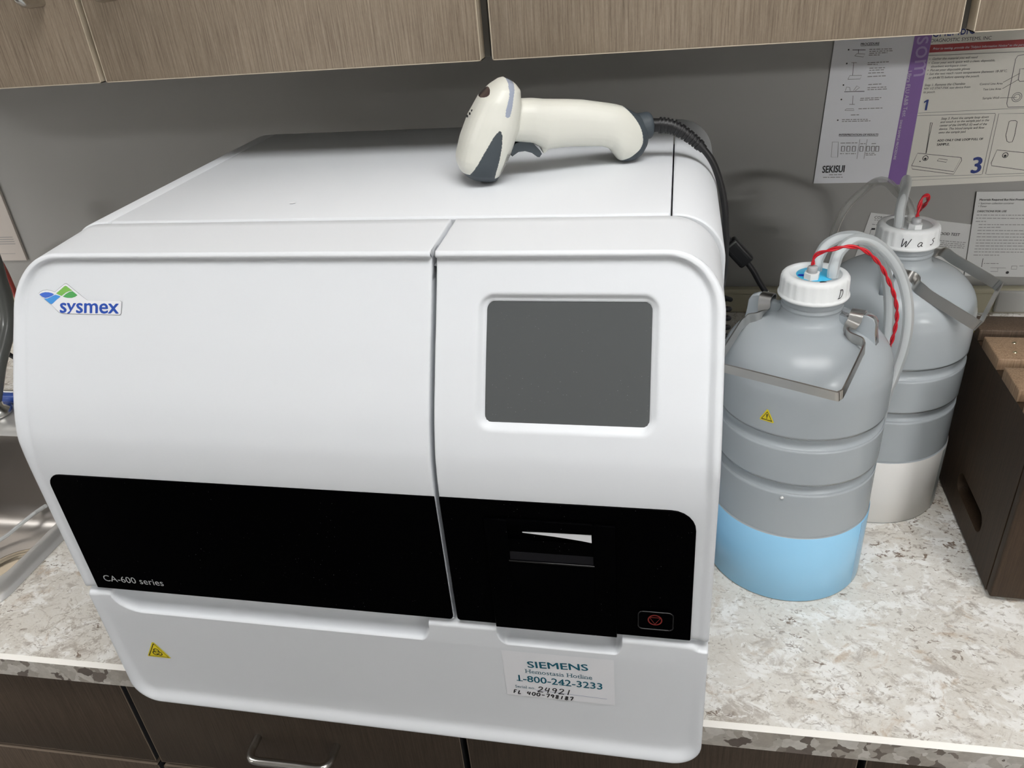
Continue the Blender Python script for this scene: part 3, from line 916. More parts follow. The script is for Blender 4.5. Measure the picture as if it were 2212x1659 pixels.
# screen
m = MB(FR)
def ys(z, off): return F(z)+REC+off
zz = list(np.linspace(SI[2]+.0004, SI[3]-.0004, 12))
sx0, sx1, sz0, sz1, sr = SI[0]+.0004, SI[1]-.0004, SI[2]+.0004, SI[3]-.0004, .0052
rows = []
zrow = [sz0+sr*(1-math.cos(a)) for a in np.linspace(0, PI/2, 8)]+list(np.linspace(sz0+sr, sz1-sr, 16))[1:-1]+[sz1-sr*(1-math.cos(a)) for a in np.linspace(PI/2, 0, 8)]
for z in zrow:
    q = min(z-sz0, sz1-z)
    i_ = sr-math.sqrt(max(0, sr*sr-(sr-q)**2)) if q < sr else 0
    rows.append([(sx0+i_+(sx1-sx0-2*i_)*t_, ys(z, .0050), z) for t_ in np.linspace(0, 1, 6)])
m.grid(rows, M['screen'])
lf = [r[0] for r in rows]; rt = [r[-1] for r in rows]
lp = lf+rt[::-1]
m.grid([lp, [(p[0], p[1]+.0012, p[2]) for p in lp]], M['ink'], wrap=True, flip=True)
m.build('screen', COV_R)
# logo badge
m = MB(FR)
cv = Canvas(m, lambda u, v, h: (u, F(v)+REC-.0003-h, v), .00015)
U = lambda p: (.0216+(p[0]-288)*.0001306, .4566-(p[1]-437)*.0000961)
out = [(288, 440), (296, 430), (320, 416), (350, 412), (380, 418), (405, 428), (472, 370), (484, 366), (496, 370), (620, 474), (642, 488), (868, 489), (880, 496), (876, 582), (868, 591), (470, 586), (436, 578), (380, 520)]
cv.poly([U((584+(p[0]-584)*1.006, 480+(p[1]-480)*1.02)) for p in out][::-1], M['outline']); cv.up()
cv.poly([U(p) for p in out][::-1], M['label_white']); cv.up()
def pl(pts, mat): cv.poly([U(p) for p in pts][::-1], mat)
pl([(294, 444), (312, 434), (335, 428), (362, 429), (385, 435), (401, 443), (385, 456), (362, 466), (336, 472), (314, 462)], M['logo_mid'])
pl([(326, 476), (352, 474), (376, 464), (398, 451), (412, 447), (430, 452), (448, 460), (420, 484), (392, 512), (382, 517), (374, 514)], M['logo_sky'])
pl([(415, 437), (448, 408), (474, 384), (484, 380), (493, 384), (515, 402), (534, 417), (512, 419), (486, 430), (456, 455), (436, 448)], M['logo_green'])
pl([(464, 460), (486, 440), (512, 424), (534, 420), (552, 434), (569, 450), (552, 462), (528, 470), (500, 470), (480, 466)], M['logo_leaf'])
cv.text('sysmex', U((446, 578)), U((860, 580)), M['logo_blue'], bold=.020, hscale=.80, floor_=-.03)
m.build('logo_badge', COV_L)
# stickers on the lower panel
m = MB(FR)
cv = Canvas(m, lambda u, v, h: (u, prec(v)-.0004-h, v), .00012)
A_, B_, C_ = (.0463, .1132), (.0338, .0922), (.0574, .0922)
cv.poly([(.0463, .1138), (.0452, .1135), (.0330, .0925), (.0335, .0916), (.0578, .0916), (.0583, .0925), (.0474, .1135)], M['yellow']); cv.up()
cv.line([(.0463, .1118), (.0349, .0930), (.0563, .0930)], .0010, M['ink'], closed=True)
bx, bz = .0458, .0990
for k in range(3):
    a = math.radians(90+120*k)
    cv.ring(bx+.0026*math.cos(a), bz+.0026*math.sin(a),   .0026, .0011, M['ink'], math.degrees(a)-140, math.degrees(a)+140, 20)
cv.ring(bx, bz, .0021, .0007, M['ink']); cv.circ(bx, bz, .0006, M['ink'], 8)
m.build('warning_sticker', AN, label='yellow biohazard triangle sticker')
# service label
m = MB(FR)
cv = Canvas(m, lambda u, v, h: (u, prec(v)-.0003-h, v), .00012)
cv.poly([(.3966, .0926), (.4928, .0934), (.4926, .1533), (.3966, .1523)], M['label_white']); cv.up()
def serif(cv, txt, p0, p1, mat, bold, hs=1.0):
    """slab serifs on the stems of a fitted text"""
    cv.text(txt, p0, p1, mat, bold=bold, hscale=hs)
    vs, fs = glyphs(txt, bold, 0)
    x0, x1 = vs[:, 0].min(), vs[:, 0].max(); k = (p1[0]-p0[0])/(x1-x0)
    pen = 0.0
    for i, ch in enumerate(txt):
        pre = glyphs(txt[:i+1], bold, 0)[0] if txt[:i+1].strip() else vs[:0]
        one = glyphs(ch, bold, 0)[0] if ch != ' ' else vs[:0]
        if not len(one): continue
        r = pre[:, 0].max(); l = r-(one[:, 0].max()-one[:, 0].min()); top = one[:, 1].max()
        st = .05
        ends = {'H': [(l, 0), (r, 0), (l, top), (r, top)], 'm': [(l, 0), ((l+r)/2, 0), (r, 0)], 'i': [((l+r)/2, 0)], 'l': [((l+r)/2, 0), ((l+r)/2-.06, top)],
                'n': [(l, 0), (r, 0)], 't': [], 'r': [(l, 0)], '1': [((l+r)/2, 0)], '4': [(r-.17, 0)], 'h': [(l, 0), (r, 0)]}.get(ch, [])
        for (ex, ey) in ends:
            inx = .05 if ch not in '1il4' else 0.0
            exx = ex+(inx if abs(ex-l) < 1e-6 else (-inx if abs(ex-r) < 1e-6 else 0))
            w_ = .15 if bold < .01 else .23
            t_ = .055 if bold < .01 else .075
            y_ = ey if ey == 0 else ey-t_
            cv.rect(p0[0]+(exx-w_-x0)*k, p0[1]+y_*k*hs, p0[0]+(exx+w_-x0)*k, p0[1]+(y_+t_)*k*hs, mat)
cv.text('SIEMENS', (.4186, .1330), (.4708, .1366), M['teal'], bold=.016, hscale=.82)
serif(cv, 'Hemostasis Hotline', (.4160, .1254), (.4738, .1254), M['teal'], .0)
serif(cv, '1-800-242-3233', (.4090, .1135), (.4822, .1135), M['teal'], .014)
serif(cv, 'Serial no.', (.4050, .1040), (.4230, .1040), M['teal'], .0)
cv.line([(.4235, .1030), (.4860, .1010)], .0003, M['pink'])
cv.up()
HW = {  # simple pen strokes on a unit box
 '2': [[(.05, .8), (.3, 1), (.7, .95), (.75, .7), (.4, .35), (.0, .02), (.5, .05), (1, .0)]],
 '4': [[(.25, 1), (.05, .45), (.8, .5)], [(.75, .95), (.55, -.05)]],
 '9': [[(.8, .8), (.5, 1), (.15, .85), (.2, .6), (.6, .55), (.8, .8), (.7, .4), (.55, 0)]],
 '1': [[(.55, 1), (.4, 0)]], '0': [[(.5, 1), (.1, .7), (.15, .2), (.5, 0), (.85, .3), (.8, .8), (.5, 1)]],
 'F': [[(.2, 0), (.3, 1), (.9, 1)], [(.25, .5), (.7, .55)]], 'L': [[(.35, 1), (.15, 0), (.8, .05)]],
 '7': [[(.05, .9), (.85, 1), (.45, 0)]], '8': [[(.8, .85), (.45, 1), (.2, .75), (.75, .3), (.5, 0), (.15, .2), (.7, .7), (.8, .85)]],
 '-': [[(.1, .5), (.9, .52)]], '3': [[(.15, .9), (.6, 1), (.8, .75), (.4, .55), (.8, .35), (.5, 0), (.1, .1)]], ' ': [],
 '6': [[(.7, 1), (.25, .5), (.3, .05), (.7, .1), (.75, .4), (.3, .4)]],
 'W': [[(.0, 1), (.1, .05), (.45, .75), (.55, .05), (.95, 1)]], 'a': [[(.8, .6), (.4, .7), (.1, .3), (.35, 0), (.7, .3), (.8, .6), (.75, .15), (1, .02)]],
 's': [[(.75, .95), (.3, .75), (.7, .4), (.35, .02), (.05, .1)]], 'D': [[(.25, 0), (.3, 1)], [(.1, 1), (.6, .95), (.85, .5), (.6, .08), (.05, .0)]]}
def hand(cv, txt, p0, p1, hgt, w, mat):
    n = len(txt); p0 = np.array(p0); p1 = np.array(p1)
    for i, ch in enumerate(txt):
        o = p0+(p1-p0)*i/n; sx = (p1[0]-p0[0])/n*.78
        for st in HW.get(ch, []):
            q = spline([(o[0]+a*sx+b_*hgt*.15, o[1]+b_*hgt, 0) for a, b_ in st], 5)[:, :2] if len(st) > 2 else [(o[0]+a*sx+b_*hgt*.15, o[1]+b_*hgt) for a, b_ in st]
            cv.line(list(q), w, mat)
hand(cv, '24921', (.4250, .1012), (.4560, .1012), .0070, .0010, M['ink'])
hand(cv, 'FL 400-798187', (.4025, .0960), (.4570, .0938), .0045, .0011, M['ink'])
m.build('service_label', AN, label='white service hotline label with handwritten serial number')
tag(MB().add([(.2005, .1755, .4911), (.2040, .1748, .4911), (.2062, .1765, .4911), (.2052, .1788, .4912), (.2030, .1800, .4913), (.2018, .1778, .4915)], [[0, 1, 2, 3, 4, 5]], M['label_white'], False)
    .add([(.2005, .1755, .4909), (.2040, .1748, .4909), (.2062, .1765, .4909), (.2052, .1788, .4909), (.2030, .1800, .4909), (.2018, .1778, .4909)], [[5, 4, 3, 2, 1, 0]], M['label_white'], False).build('paper_scrap'),
    'tiny white scrap lying on the analyzer lid', 'scrap')

# ------------------------------------------------------------------ barcode scanner
ea = np.array([.9291, .3699, 0]); en = np.array([.3699, -.9291, 0])
SA = np.array([.365, .2239, .4909])-en*.008
SR = Matrix(((ea[0], -en[0], 0, SA[0]), (ea[1], -en[1], 0, SA[1]), (0, 0, 1, SA[2]), (0, 0, 0, 1)))   # x along the handle, y away, z up
SCN = thing('barcode_scanner', 'ivory handheld barcode scanner with grey rubber ends lying on the analyzer lid', 'barcode scanner', (SA[0]+ea[0]*.07, SA[1]+ea[1]*.07, .4909))
def sect(p, q, hw, n=28, ex=2.5, ey=0.0):
    """super-ellipse through p and q of the (s, z) plane, half width hw"""
    p = np.array(p); q = np.array(q); c0 = (p+q)/2; a = (q-p)/2
    out = []
    for t in np.linspace(0, 2*PI, n, endpoint=False):
        cu = math.copysign(abs(math.cos(t))**(2/ex), math.cos(t)); su = math.copysign(abs(math.sin(t))**(2/ex), math.sin(t))
        r = c0+a*cu
        out.append((r[0], su*hw, r[1]))
    return out
head = [((-.0060, .0030), (.0085, .0008), .012), ((-.0125, .0070), (.0150, .0015), .022), ((-.0172, .0125), (.0180, .0058), .0275), ((-.0190, .0190), (.0215, .0118), .0305), ((-.0187, .0245), (.0250, .0165), .032),
        ((-.0134, .0396), (.0310, .0280), .0325), ((-.0046, .0569), (.0380, .0440), .031), ((.0066, .0725), (.0415, .0620), .0265), ((.0171, .0804), (.0420, .0745), .0215), ((.0250, .0846), (.0385, .0797), .0150), ((.0290, .0857), (.0345, .0832), .0070)]
hand_ = [((.020, .034), (.030, .066), .013), ((.035, .031), (.042, .0665), .0165), ((.050, .0280), (.0540, .0655), .0175), ((.0620, .0205), (.0640, .0637), .0172), ((.0720, .0208), (.0730, .0626), .0165), ((.085, .0205), (.085, .0612), .0165),
         ((.100, .0190), (.100, .0590), .0168), ((.1150, .0172), (.1150, .0555), .0175), ((.1225, .0140), (.1240, .0534), .0180), ((.1270, .0080), (.1310, .0516), .0182), ((.1310, .0025), (.1375, .0493), .0180), ((.1370, .0004), (.1450, .0443), .0172), ((.1450, .0006), (.1510, .0408), .0160), ((.1515, .0040), (.1560, .0360), .0135), ((.1570, .0105), (.1590, .0300), .0085)]
bm_ = bmesh.new()
for secs in (head, hand_):
    rings = [[bm_.verts.new(p) for p in sect(*s_)] for s_ in secs]
    for r0, r1 in zip(rings, rings[1:]):
        for i in range(len(r0)):
            j = (i+1) % len(r0)
            bm_.faces.new((r0[i], r0[j], r1[j], r1[i]))
    bm_.faces.new(rings[0][::-1]); bm_.faces.new(rings[-1])
# the guard behind the trigger
nb = [bm_.verts.new(p) for p in ((.0560, -.006, .026), (.0560, .006, .026), (.0720, .006, .026), (.0720, -.006, .026), (.0602, -.004, .0170), (.0602, .004, .0170))]
for f in ((0, 1, 2, 3), (0, 4, 5, 1), (2, 5, 4, 3), (0, 3, 4), (1, 5, 2)): bm_.faces.new([nb[i] for i in f])
bmesh.ops.recalc_face_normals(bm_, faces=bm_.faces)
me_ = bpy.data.meshes.new('scan_raw'); bm_.to_mesh(me_); bm_.free()
ob_ = bpy.data.objects.new('scan_raw', me_); C.objects.link(ob_)
rm = ob_.modifiers.new('r', 'REMESH'); rm.mode = 'VOXEL'; rm.voxel_size = .0006
sm = ob_.modifiers.new('s', 'SMOOTH'); sm.factor = .5; sm.iterations = 20
dg = bpy.context.evaluated_depsgraph_get()
me2 = bpy.data.meshes.new_from_object(ob_.evaluated_get(dg))
SV = np.array([v.co for v in me2.vertices]); SF = [list(p.vertices) for p in me2.polygons]
SN = np.array([p.normal for p in me2.polygons]); SC = np.array([p.center for p in me2.polygons])
bpy.data.objects.remove(ob_); bpy.data.meshes.remove(me_); bpy.data.meshes.remove(me2)
def inpoly(px, pz, poly):
    k = np.zeros(len(px), bool); n = len(poly)
    for i in range(n):
        x1, z1 = poly[i]; x2, z2 = poly[(i+1) % n]
        k ^= ((z1 > pz) != (z2 > pz)) & (px < (x2-x1)*(pz-z1)/(z2-z1+1e-12)+x1)
    return k
sx, sy, sz = SC[:, 0], SC[:, 1], SC[:, 2]
LEAF = [(.0160, .0480), (.0110, .0438), (.0045, .0355), (-.0020, .0265), (-.0075, .0185), (-.0118, .0122), (-.0190, .0120), (-.03, .0), (-.01, -.01), (.0118, -.01), (.0092, .0045), (.0108, .0130), (.0140, .0230), (.0172, .0350), (.0182, .0430), (.0178, .0470)]
kinds = np.zeros(len(SF), int)
kinds[inpoly(sx, sz, LEAF) & (np.abs(sy) > .006)] = 1
kinds[(sz < .0065) & (sx < .030)] = 1
kinds[(sx-(.1500-np.where(sz > .020, ((sz-.020)/.030)**2*.0146, ((.020-sz)/.0162)**2*.0165))) > 0] = 2
kinds[inpoly(sx, sz, [(.0305, .090), (.0370, .088), (.0330, .0750), (.0290, .0630), (.0268, .0580), (.0245, .0570), (.0226, .0588), (.0240, .0640), (.0285, .0735)])] = 3
kinds[(((sx-.0105)*.66+(sz-.0758)*.75)**2/.0055**2+(sy/.015)**2 < 1) & (SN[:, 0] < -.35) & (sz > .060)] = 4
def scan_part(k, name, mat, parent, label=None):
    m = MB(SR); ids = np.where(kinds == k)[0]
    used = {}; fs = []; vs = []
    for i in ids:
        f = []
        for a in SF[i]:
            if a not in used: used[a] = len(vs); vs.append(SV[a])
            f.append(used[a])
        fs.append(f)
    m.add(vs, fs, mat)
    return m.build(name, parent, label=label)
scan_part(0, 'shell', M['scanner'], SCN)
scan_part(1, 'rubber_bumper', M['scanner_grey'], SCN, 'slate grey rubber bumper')
ENDC = scan_part(2, 'end_cap', M['scanner_grey'], SCN, 'slate grey rubber end cap')
MB(SR).tube([(.1500, 0, .0290), (.1550, 0, .0295), (.1605, 0, .0300), (.1625, 0, .0301)], [.0125, .0122, .0120, .0105], M['scanner_grey'], 24, 3).build('collar', SCN, label='slate grey cable collar')
scan_part(3, 'light_strip', M['light_pipe'], SCN)
scan_part(4, 'scan_window', M['lens'], SCN)
# trigger
m = MB(SR)
tp = [(.0290, .0250), (.0335, .0300), (.0390, .0318), (.0450, .0312), (.0510, .0275), (.0560, .0215), (.0573, .0184), (.0550, .0158), (.0530, .0162), (.0480, .0205), (.0420, .0228), (.0360, .0228), (.0300, .0195)]
for y0, y1 in ((-.0075, .0075),): m.prism(tp, y0, y1, M['scanner_grey'])
m.build('trigger', SCN)
# type label on the rear of the head
def near(s_, z_, ex=.0003):
    """point of the shell at (s, z) on the camera side"""
    d = (SC[:, 0]-s_)**2+(SC[:, 2]-z_)**2; d[SC[:, 1] > 0] = 9
    k = np.argsort(d)[:4]
    return (s_, SC[k, 1].min()-ex, z_)
m = MB(SR)
la = np.array([.0225, .0268]); lb = np.array([.0145, .0052]); wd_ = np.array([.0065, -.0006])
G_ = [[near(*(la+(lb-la)*u+wd_*v), .0004) for v in np.linspace(0, 1, 7)] for u in np.linspace(0, 1, 14)]
m.grid(G_, M['tag'], flip=True)
for i in range(1, 13):
    u = i/13
    for v0, v1 in ((.12, .42), (.5, .62 if i % 3 else .85)):
        a = la+(lb-la)*u+wd_*v0; b_ = la+(lb-la)*u+wd_*v1; dd = (lb-la)*.022
        m.add([near(*a, .0006), near(*b_, .0006), near(*(b_+dd), .0006), near(*(a+dd), .0006)], [[0, 1, 2, 3]], M['ink'], False)
m.build('type_label', SCN)
m = MB(SR)
for i in range(3):
    s0 = -.0058+i*.0022; z0 = .0575+i*.0020
    q = near(s0, z0, .0002)
    m.box(s0-.0007, s0+.0007, q[1]-.0002, q[1]+.0006, z0-.0010, z0+.0010, M['ink'])
m.build('speaker_slot', SCN)
# strain relief and cord
sr0 = SA+ea*.161; 
cpath = [tuple(sr0+np.array((0, 0, .0300))), (.5325, .2890, .5190), (.5530, .2880, .5060), (.5688, .2880, .4885), (.5786, .2880, .4650), (.5838, .2880, .4420), (.5856, .2882, .4237), (.5868, .2890, .4050), (.5872, .2960, .3700), (.5858, .3300, .3200), (.5870, .4000, .2750)]
cs = spline(cpath, 14)
dist = np.r_[0, np.cumsum(np.linalg.norm(np.diff(cs, axis=0), axis=1))]
ns = int(np.searchsorted(dist, .058))
m = MB()
m.tube(cs[:ns], [.0062, .0060, .0052, .0045, .0040], M['cord'], 16, 1)
for i in range(15):
    d0 = .010+i*.0030
    k = int(np.searchsorted(dist, d0)); t_ = cs[k+1]-cs[k]; t_ /= np.linalg.norm(t_)
    r_ = .0073-.0022*i/14
    m.tube([cs[k]-t_*.0008, cs[k]+t_*.0008], r_, M['cord'], 16, 1)
m.build('strain_relief', SCN)
m = MB()
m.tube(cs[max(0, ns-3):], .0032, M['cord'], 12, 1)
coil = []
for i in range(0, 150):
    a = i*2*PI/11; z_ = .2700-.00115*i
    coil.append((.6040+.0075*math.cos(a), .4600+.0075*math.sin(a), z_))
m.tube([cs[-1], (.590, .430, .276), (.598, .452, .277), coil[0]], .0030, M['cord'], 10, 6)
m.tube(coil, .0028, M['cord'], 8, 1)
m.build('cord', SCN)

# inline connector hanging behind the analyzer
t = thing('inline_connector', 'black inline cable connector hanging between the analyzer and the jugs', 'cable connector', (.64, .50, .2568))
pA, pB = np.array([.6050, .50, .3335]), np.array([.6325, .50, .3030])
dx = (pB-pA)/np.linalg.norm(pB-pA)
Rr = Matrix(((dx[0], 0, -dx[2], (pA[0]+pB[0])/2), (0, 1, 0, .5), (dx[2], 0, dx[0], (pA[2]+pB[2])/2), (0, 0, 0, 1)))
hl = np.linalg.norm(pB-pA)/2
m = MB(Rr)
m.box(-hl+.004, hl, -.0075, .0075, -.0100, .0100, M['cord'], .0032, 3).box(-hl-.004, -hl+.005, -.005, .005, -.0055, .0055, M['cord'], .002)
m.box(-hl+.010, hl-.006, -.0082, -.007, -.0050, -.0044, M['dark_gap']).box(-hl+.010, hl-.006, -.0082, -.007, .0044, .0050, M['dark_gap'])
m.box(-hl+.006, -hl+.0085, -.0082, -.006, -.0085, .0085, M['hose_grey'], .0006)
m.build('housing', t)
MB().tube([pB-dx*.003, (.6400, .50, .2920), (.6488, .50, .2765), (.6575, .50, .2630)], .0037, M['cord'], 12, 6).build('cable', t)
MB().tube([pA+dx*.002, (.596, .495, .343), (.583, .490, .352), (.560, .490, .352)], .0036, M['cord'], 12, 6).build('upper_cable', t)
MB().tube([(.6575, .50, .2630), (.6628, .50, .2555), (.6680, .5010, .2470)], .0036, M['ferrule'], 12, 3).build('ferrule', t, label='white cable ferrule')
MB().tube([(.6680, .5010, .2470), (.675, .505, .225), (.68, .54, .12), (.685, .60, .035), (.69, .66, .0080), (.70, .74, .0050)], .0034, M['cord'], 12, 8).build('lower_cable', t)

# ------------------------------------------------------------------ the two jugs
def jug(name_label, ax, ay, ang, zc, band, cap_face, cat='jug'):
    t = thing('carboy', name_label, cat, (ax, ay, .0003))
    R = .0872
    prof = [(0, .0003), (.080, .0003), (.0855, .0015), (R+.0004, .006), (R+.0004, .090), (R, .0945), (R-.0004, .1480), (R-.0012, .1510), (R-.0040, .1545), (R-.0046, .1580), (R-.0038, .1615), (R-.0008, .1645), (R, .1668),
            (R, .2040), (R-.0010, .2068), (R-.0040, .2100), (R-.0047, .2140), (R-.0040, .2180), (R-.0010, .2215), (R, .2240), (R-.0002, .262), (R-.0016, .2720), (.0838, .2800), (.0800, .2885), (.0745, .2960), (.0675, .3030), (.0590, .3090), (.0500, .3132), (.0420, .3158), (.0360, .3175), (.0325, .3195), (.0306, .3225), (.0298, .3260), (.0296, .3300), (.0304, .3315), (.0304, .3330), (.0295, .3345), (.0294, .3355), (.0302, .3360), (.0302, .3375), (.0294, .3390), (.0292, .3425), (.0262, .3440), (.0262, .3600)]
    zz_ = spline([(r, z, 0) for r, z in prof], 3)[:, :2]
    zz_[:, 0] = np.maximum(zz_[:, 0], 0); zz_[:, 1] = np.maximum(zz_[:, 1], .0003)
    m = MB().lathe([tuple(p) for p in zz_], ax, ay, M['jug'], 96)
    U = np.array([math.cos(ang), math.sin(ang)]); N = np.array([math.sin(ang), -math.cos(ang)])
    # lugs that carry the bail
    for sg in (1, -1):
        fin = [(.029, .322), (.029, .3280), (.037, .3265), (.044, .3275), (.049, .3325), (.056, .3325), (.0620, .3300), (.0650, .3250), (.0660, .3140), (.0690, .2980), (.0640, .3020), (.060, .3060), (.050, .3110), (.040, .3150), (.029, .318)]
        P = [[(ax+U[0]*sg*r+N[0]*h_, ay+U[1]*sg*r+N[1]*h_, z) for r, z in fin] for h_ in (-.0052, -.0040, .0040, .0052)]
        c_ = np.mean(fin, axis=0)
        for k in (0, 3):
            P[k] = [(ax+U[0]*sg*(r+(c_[0]-r)*.05)+N[0]*(-.0052 if k == 0 else .0052), ay+U[1]*sg*(r+(c_[0]-r)*.05)+N[1]*(-.0052 if k == 0 else .0052), z+(c_[1]-z)*.05) for r, z in fin]
        m.grid(P, M['jug'], wrap=True)
        m.add(P[0], [list(range(len(fin)))], M['jug'], False); m.add(P[3], [list(range(len(fin)))[::-1]], M['jug'], False)
    m.build('body', t)
    MB().lathe([(R+.0006, .0012), (R+.0011, .0016), (R+.0011, .0926), (R+.0007, .0932)], ax, ay, band, 96).build('band', t)
    # a strip of clear film laps over the band
    fa = math.radians(-32)
    m = MB()
    m.grid([[(ax+(R+.0017)*math.cos(a), ay+(R+.0017)*math.sin(a), z) for a in np.linspace(fa-.10, fa+.16, 8)] for z in (.002, .092)], M['film'])
    m.build('band_overlap', t)
    # cap with gripping flats
    m = MB(); nf = 24
    cp = [(.0262, .3428), (.0340, .3428), (.0348, .3438), (.0348, .3452), (.0339, .3462), (.0335, .3475), (.0331, .3610), (.0327, .3630), (.0311, .3650), (.0286, .3658), (.0256, .3658), (.0247, .3653), (.0243, .3636), (.0, .3636)]
    rows = []
    for i, (r, z) in enumerate(cp):
        row = []
        for j in range(nf*4):
            a = 2*PI*j/(nf*4)
            k = j % 4
            q = r
            if 5 <= i <= 7: q = r+(-.0010 if k == 0 else 0.0)
            row.append((ax+q*math.cos(a), ay+q*math.sin(a), z))
        rows.append(row)
    m.grid(rows, M['cap'], wrap=True)
    cv = Canvas(m, lambda u, v, h: (ax+(.0336+h)*math.cos(u/.0336), ay+(.0336+h)*math.sin(u/.0336), v), .0001)
    for ch, a, zb, hg, wd in cap_face:
        hand(cv, ch, (math.radians(a)*.0336-wd/2, zb), (math.radians(a)*.0336+wd/2, zb), hg, .00085, M['ink'])
    CAP = m.build('cap', t)
    # bail handle
    Lb = math.sqrt(.1087**2-(.332-zc)**2)
    def Q(u, n_, z): return np.array([ax+U[0]*u+N[0]*n_, ay+U[1]*u+N[1]*n_, z])
    dz = (zc-.332)/Lb
    wb = np.array([N[0]*-dz, N[1]*-dz, 1.0]); wb /= np.linalg.norm(wb); wu = np.array([U[0], U[1], 0])
    half = [(.046, .0048, .3250, 1), (.046, -.0055, .3245, 1), (.046, -.0078, .3285, 1), (.046, -.0045, .3328, 1), (.046, .0040, .3335, 1), (.046, .0085, .3305, 1), (.0455, .0100, .3260, 1), (.0440, .0140, .3225, .9), (.0425, .0185, .3195, .45), (.0430, .0225, .3185, .05),
            (.0480, .0265, .3170, 0), (.0545, .0275, .3160, 0), (.0605, .0290, .3150, 0), (.0640, .0340, .3125, 0)]
    zl = lambda n_: .3265+(zc-.3265)/Lb*n_
    half += [(.0648, .0420, zl(.0420), 0), (.0652, .060, zl(.060), 0), (.0655, Lb-.008, zl(Lb-.008), 0), (.0648, Lb-.0035, zl(Lb-.0035), 0), (.0628, Lb-.0008, zl(Lb-.0008), 0), (.0600, Lb, zc, 0)]
    pth = [Q(u, n_, z) for u, n_, z, k in half]; wv = [wu*k+wb*(1-k) for *_, k in half]
    pth2 = [Q(-min(u, .046+(u-.046)*.55), n_, z) for u, n_, z, k in half[::-1]]; wv2 = [wu*k+wb*(1-k) for *_, k in half[::-1]]
    mid = [Q(u, Lb, zc) for u in (.02, -.02)]
    allp = np.array(pth+mid+pth2); allw = np.array(wv+[wb, wb]+wv2)
    ap = spline(allp, 4)
    aw = np.array([allw[min(len(allw)-1, i//4)]*(1-(i % 4)/4)+allw[min(len(allw)-1, i//4+1)]*((i % 4)/4) for i in range(len(ap))])
    MB().ribbon(ap, aw, .0128, .0014, M['steel']).build('bail_handle', t)
    return t, CAP

def fitting(cap, x, y, z0):
    m = MB()
    m.prism([(x+.0078*math.cos(math.radians(60*i+12)), y+.0078*math.sin(math.radians(60*i+12))) for i in range(6)], z0, z0+.0062, M['nut'], axis=2)
    f = m.build('nut', cap)
    MB().lathe([(.0050, z0+.006), (.0050, z0+.0085), (.0052, z0+.0088), (.0050, z0+.0092), (.0050, z0+.0112), (.0044, z0+.0124), (.0016, z0+.0128), (0, z0+.0128)], x, y, M['plug'], 24).build('plug', cap)

A1 = (.678, .313); A2 = (.8012, .459)
J1, CAP1 = jug('milky plastic jug with blue base band and D on its cap, beside the analyzer', *A1, math.radians(-27.5), .2924, M['band_blue'], [('D', -51.5, .3495, .0090, .0085)])
m = MB().lathe([(.0, 0.3641), (.0182, 0.3641), (.0185, 0.3638)], *A1, M['cyan'], 48)
m.disc(.6818, .2920, 0.3643, .0034, M['ink'], 20, .0022).disc(.6640, .3100, 0.3643, .0036, M['blue_dot'], 20, .0026)
m.build('cap_disc', CAP1, label='light blue disc in the cap')
fitting(CAP1, .6725, .3030, 0.3640)
J2, CAP2 = jug('milky plastic jug with grey base band and handwritten Was on its cap', *A2, math.radians(62.4), .2818, M['band_grey'],
               [('W', -105, .3480, .0100, .0110), ('a', -80, .3490, .0070, .0080), ('s', -54, .3492, .0078, .0085)])
m = MB().lathe([(.0, 0.3640), (.0238, 0.3640), (.0240, 0.3638)], *A2, M['cap_inset'], 48)
m.disc(.7875, .4395, 0.3643, .0040, M['red_dot'], 20, .0026)
m.build('cap_disc', CAP2)
fitting(CAP2, .8030, .4420, 0.3640)
# warning triangles
def jug_sticker(t, A, a, z, s_):
    R = .0872; m = MB()
    cv = Canvas(m, lambda u, v, h: (A[0]+(R+.0005+h)*math.cos(math.radians(a)+u/R), A[1]+(R+.0005+h)*math.sin(math.radians(a)+u/R), z+v), .00015)
    k = s_
    cv.poly([(-.5*k, -.05*k), (-.45*k, -.12*k), (.45*k, -.12*k), (.5*k, -.05*k), (.06*k, .80*k), (0, .83*k), (-.06*k, .80*k)], M['yellow']); cv.up()
    cv.line([(-.36*k, 0), (.36*k, 0), (0, .64*k)], .07*k, M['ink'], closed=True)
    cv.poly([(-.022*k, .18*k), (.022*k, .18*k), (.05*k, .46*k), (-.05*k, .46*k)], M['ink']); cv.circ(0, .11*k, .035*k, M['ink'], 10)
    m.build('warning_sticker', t)
jug_sticker(J1, A1, -120.5, .2375, .0150)
jug_sticker(J2, A2, -14, .2430, .0170)
MB().lathe([(0, .1459-.0020), (.0020, .1459-.0006), (.0021, .1459+.0006), (0, .1459+.0020)], A1[0]+.0870*math.cos(math.radians(-104.9)), A1[1]+.0870*math.sin(math.radians(-104.9)), M['ferrule'], 14).build('mould_mark', J1)

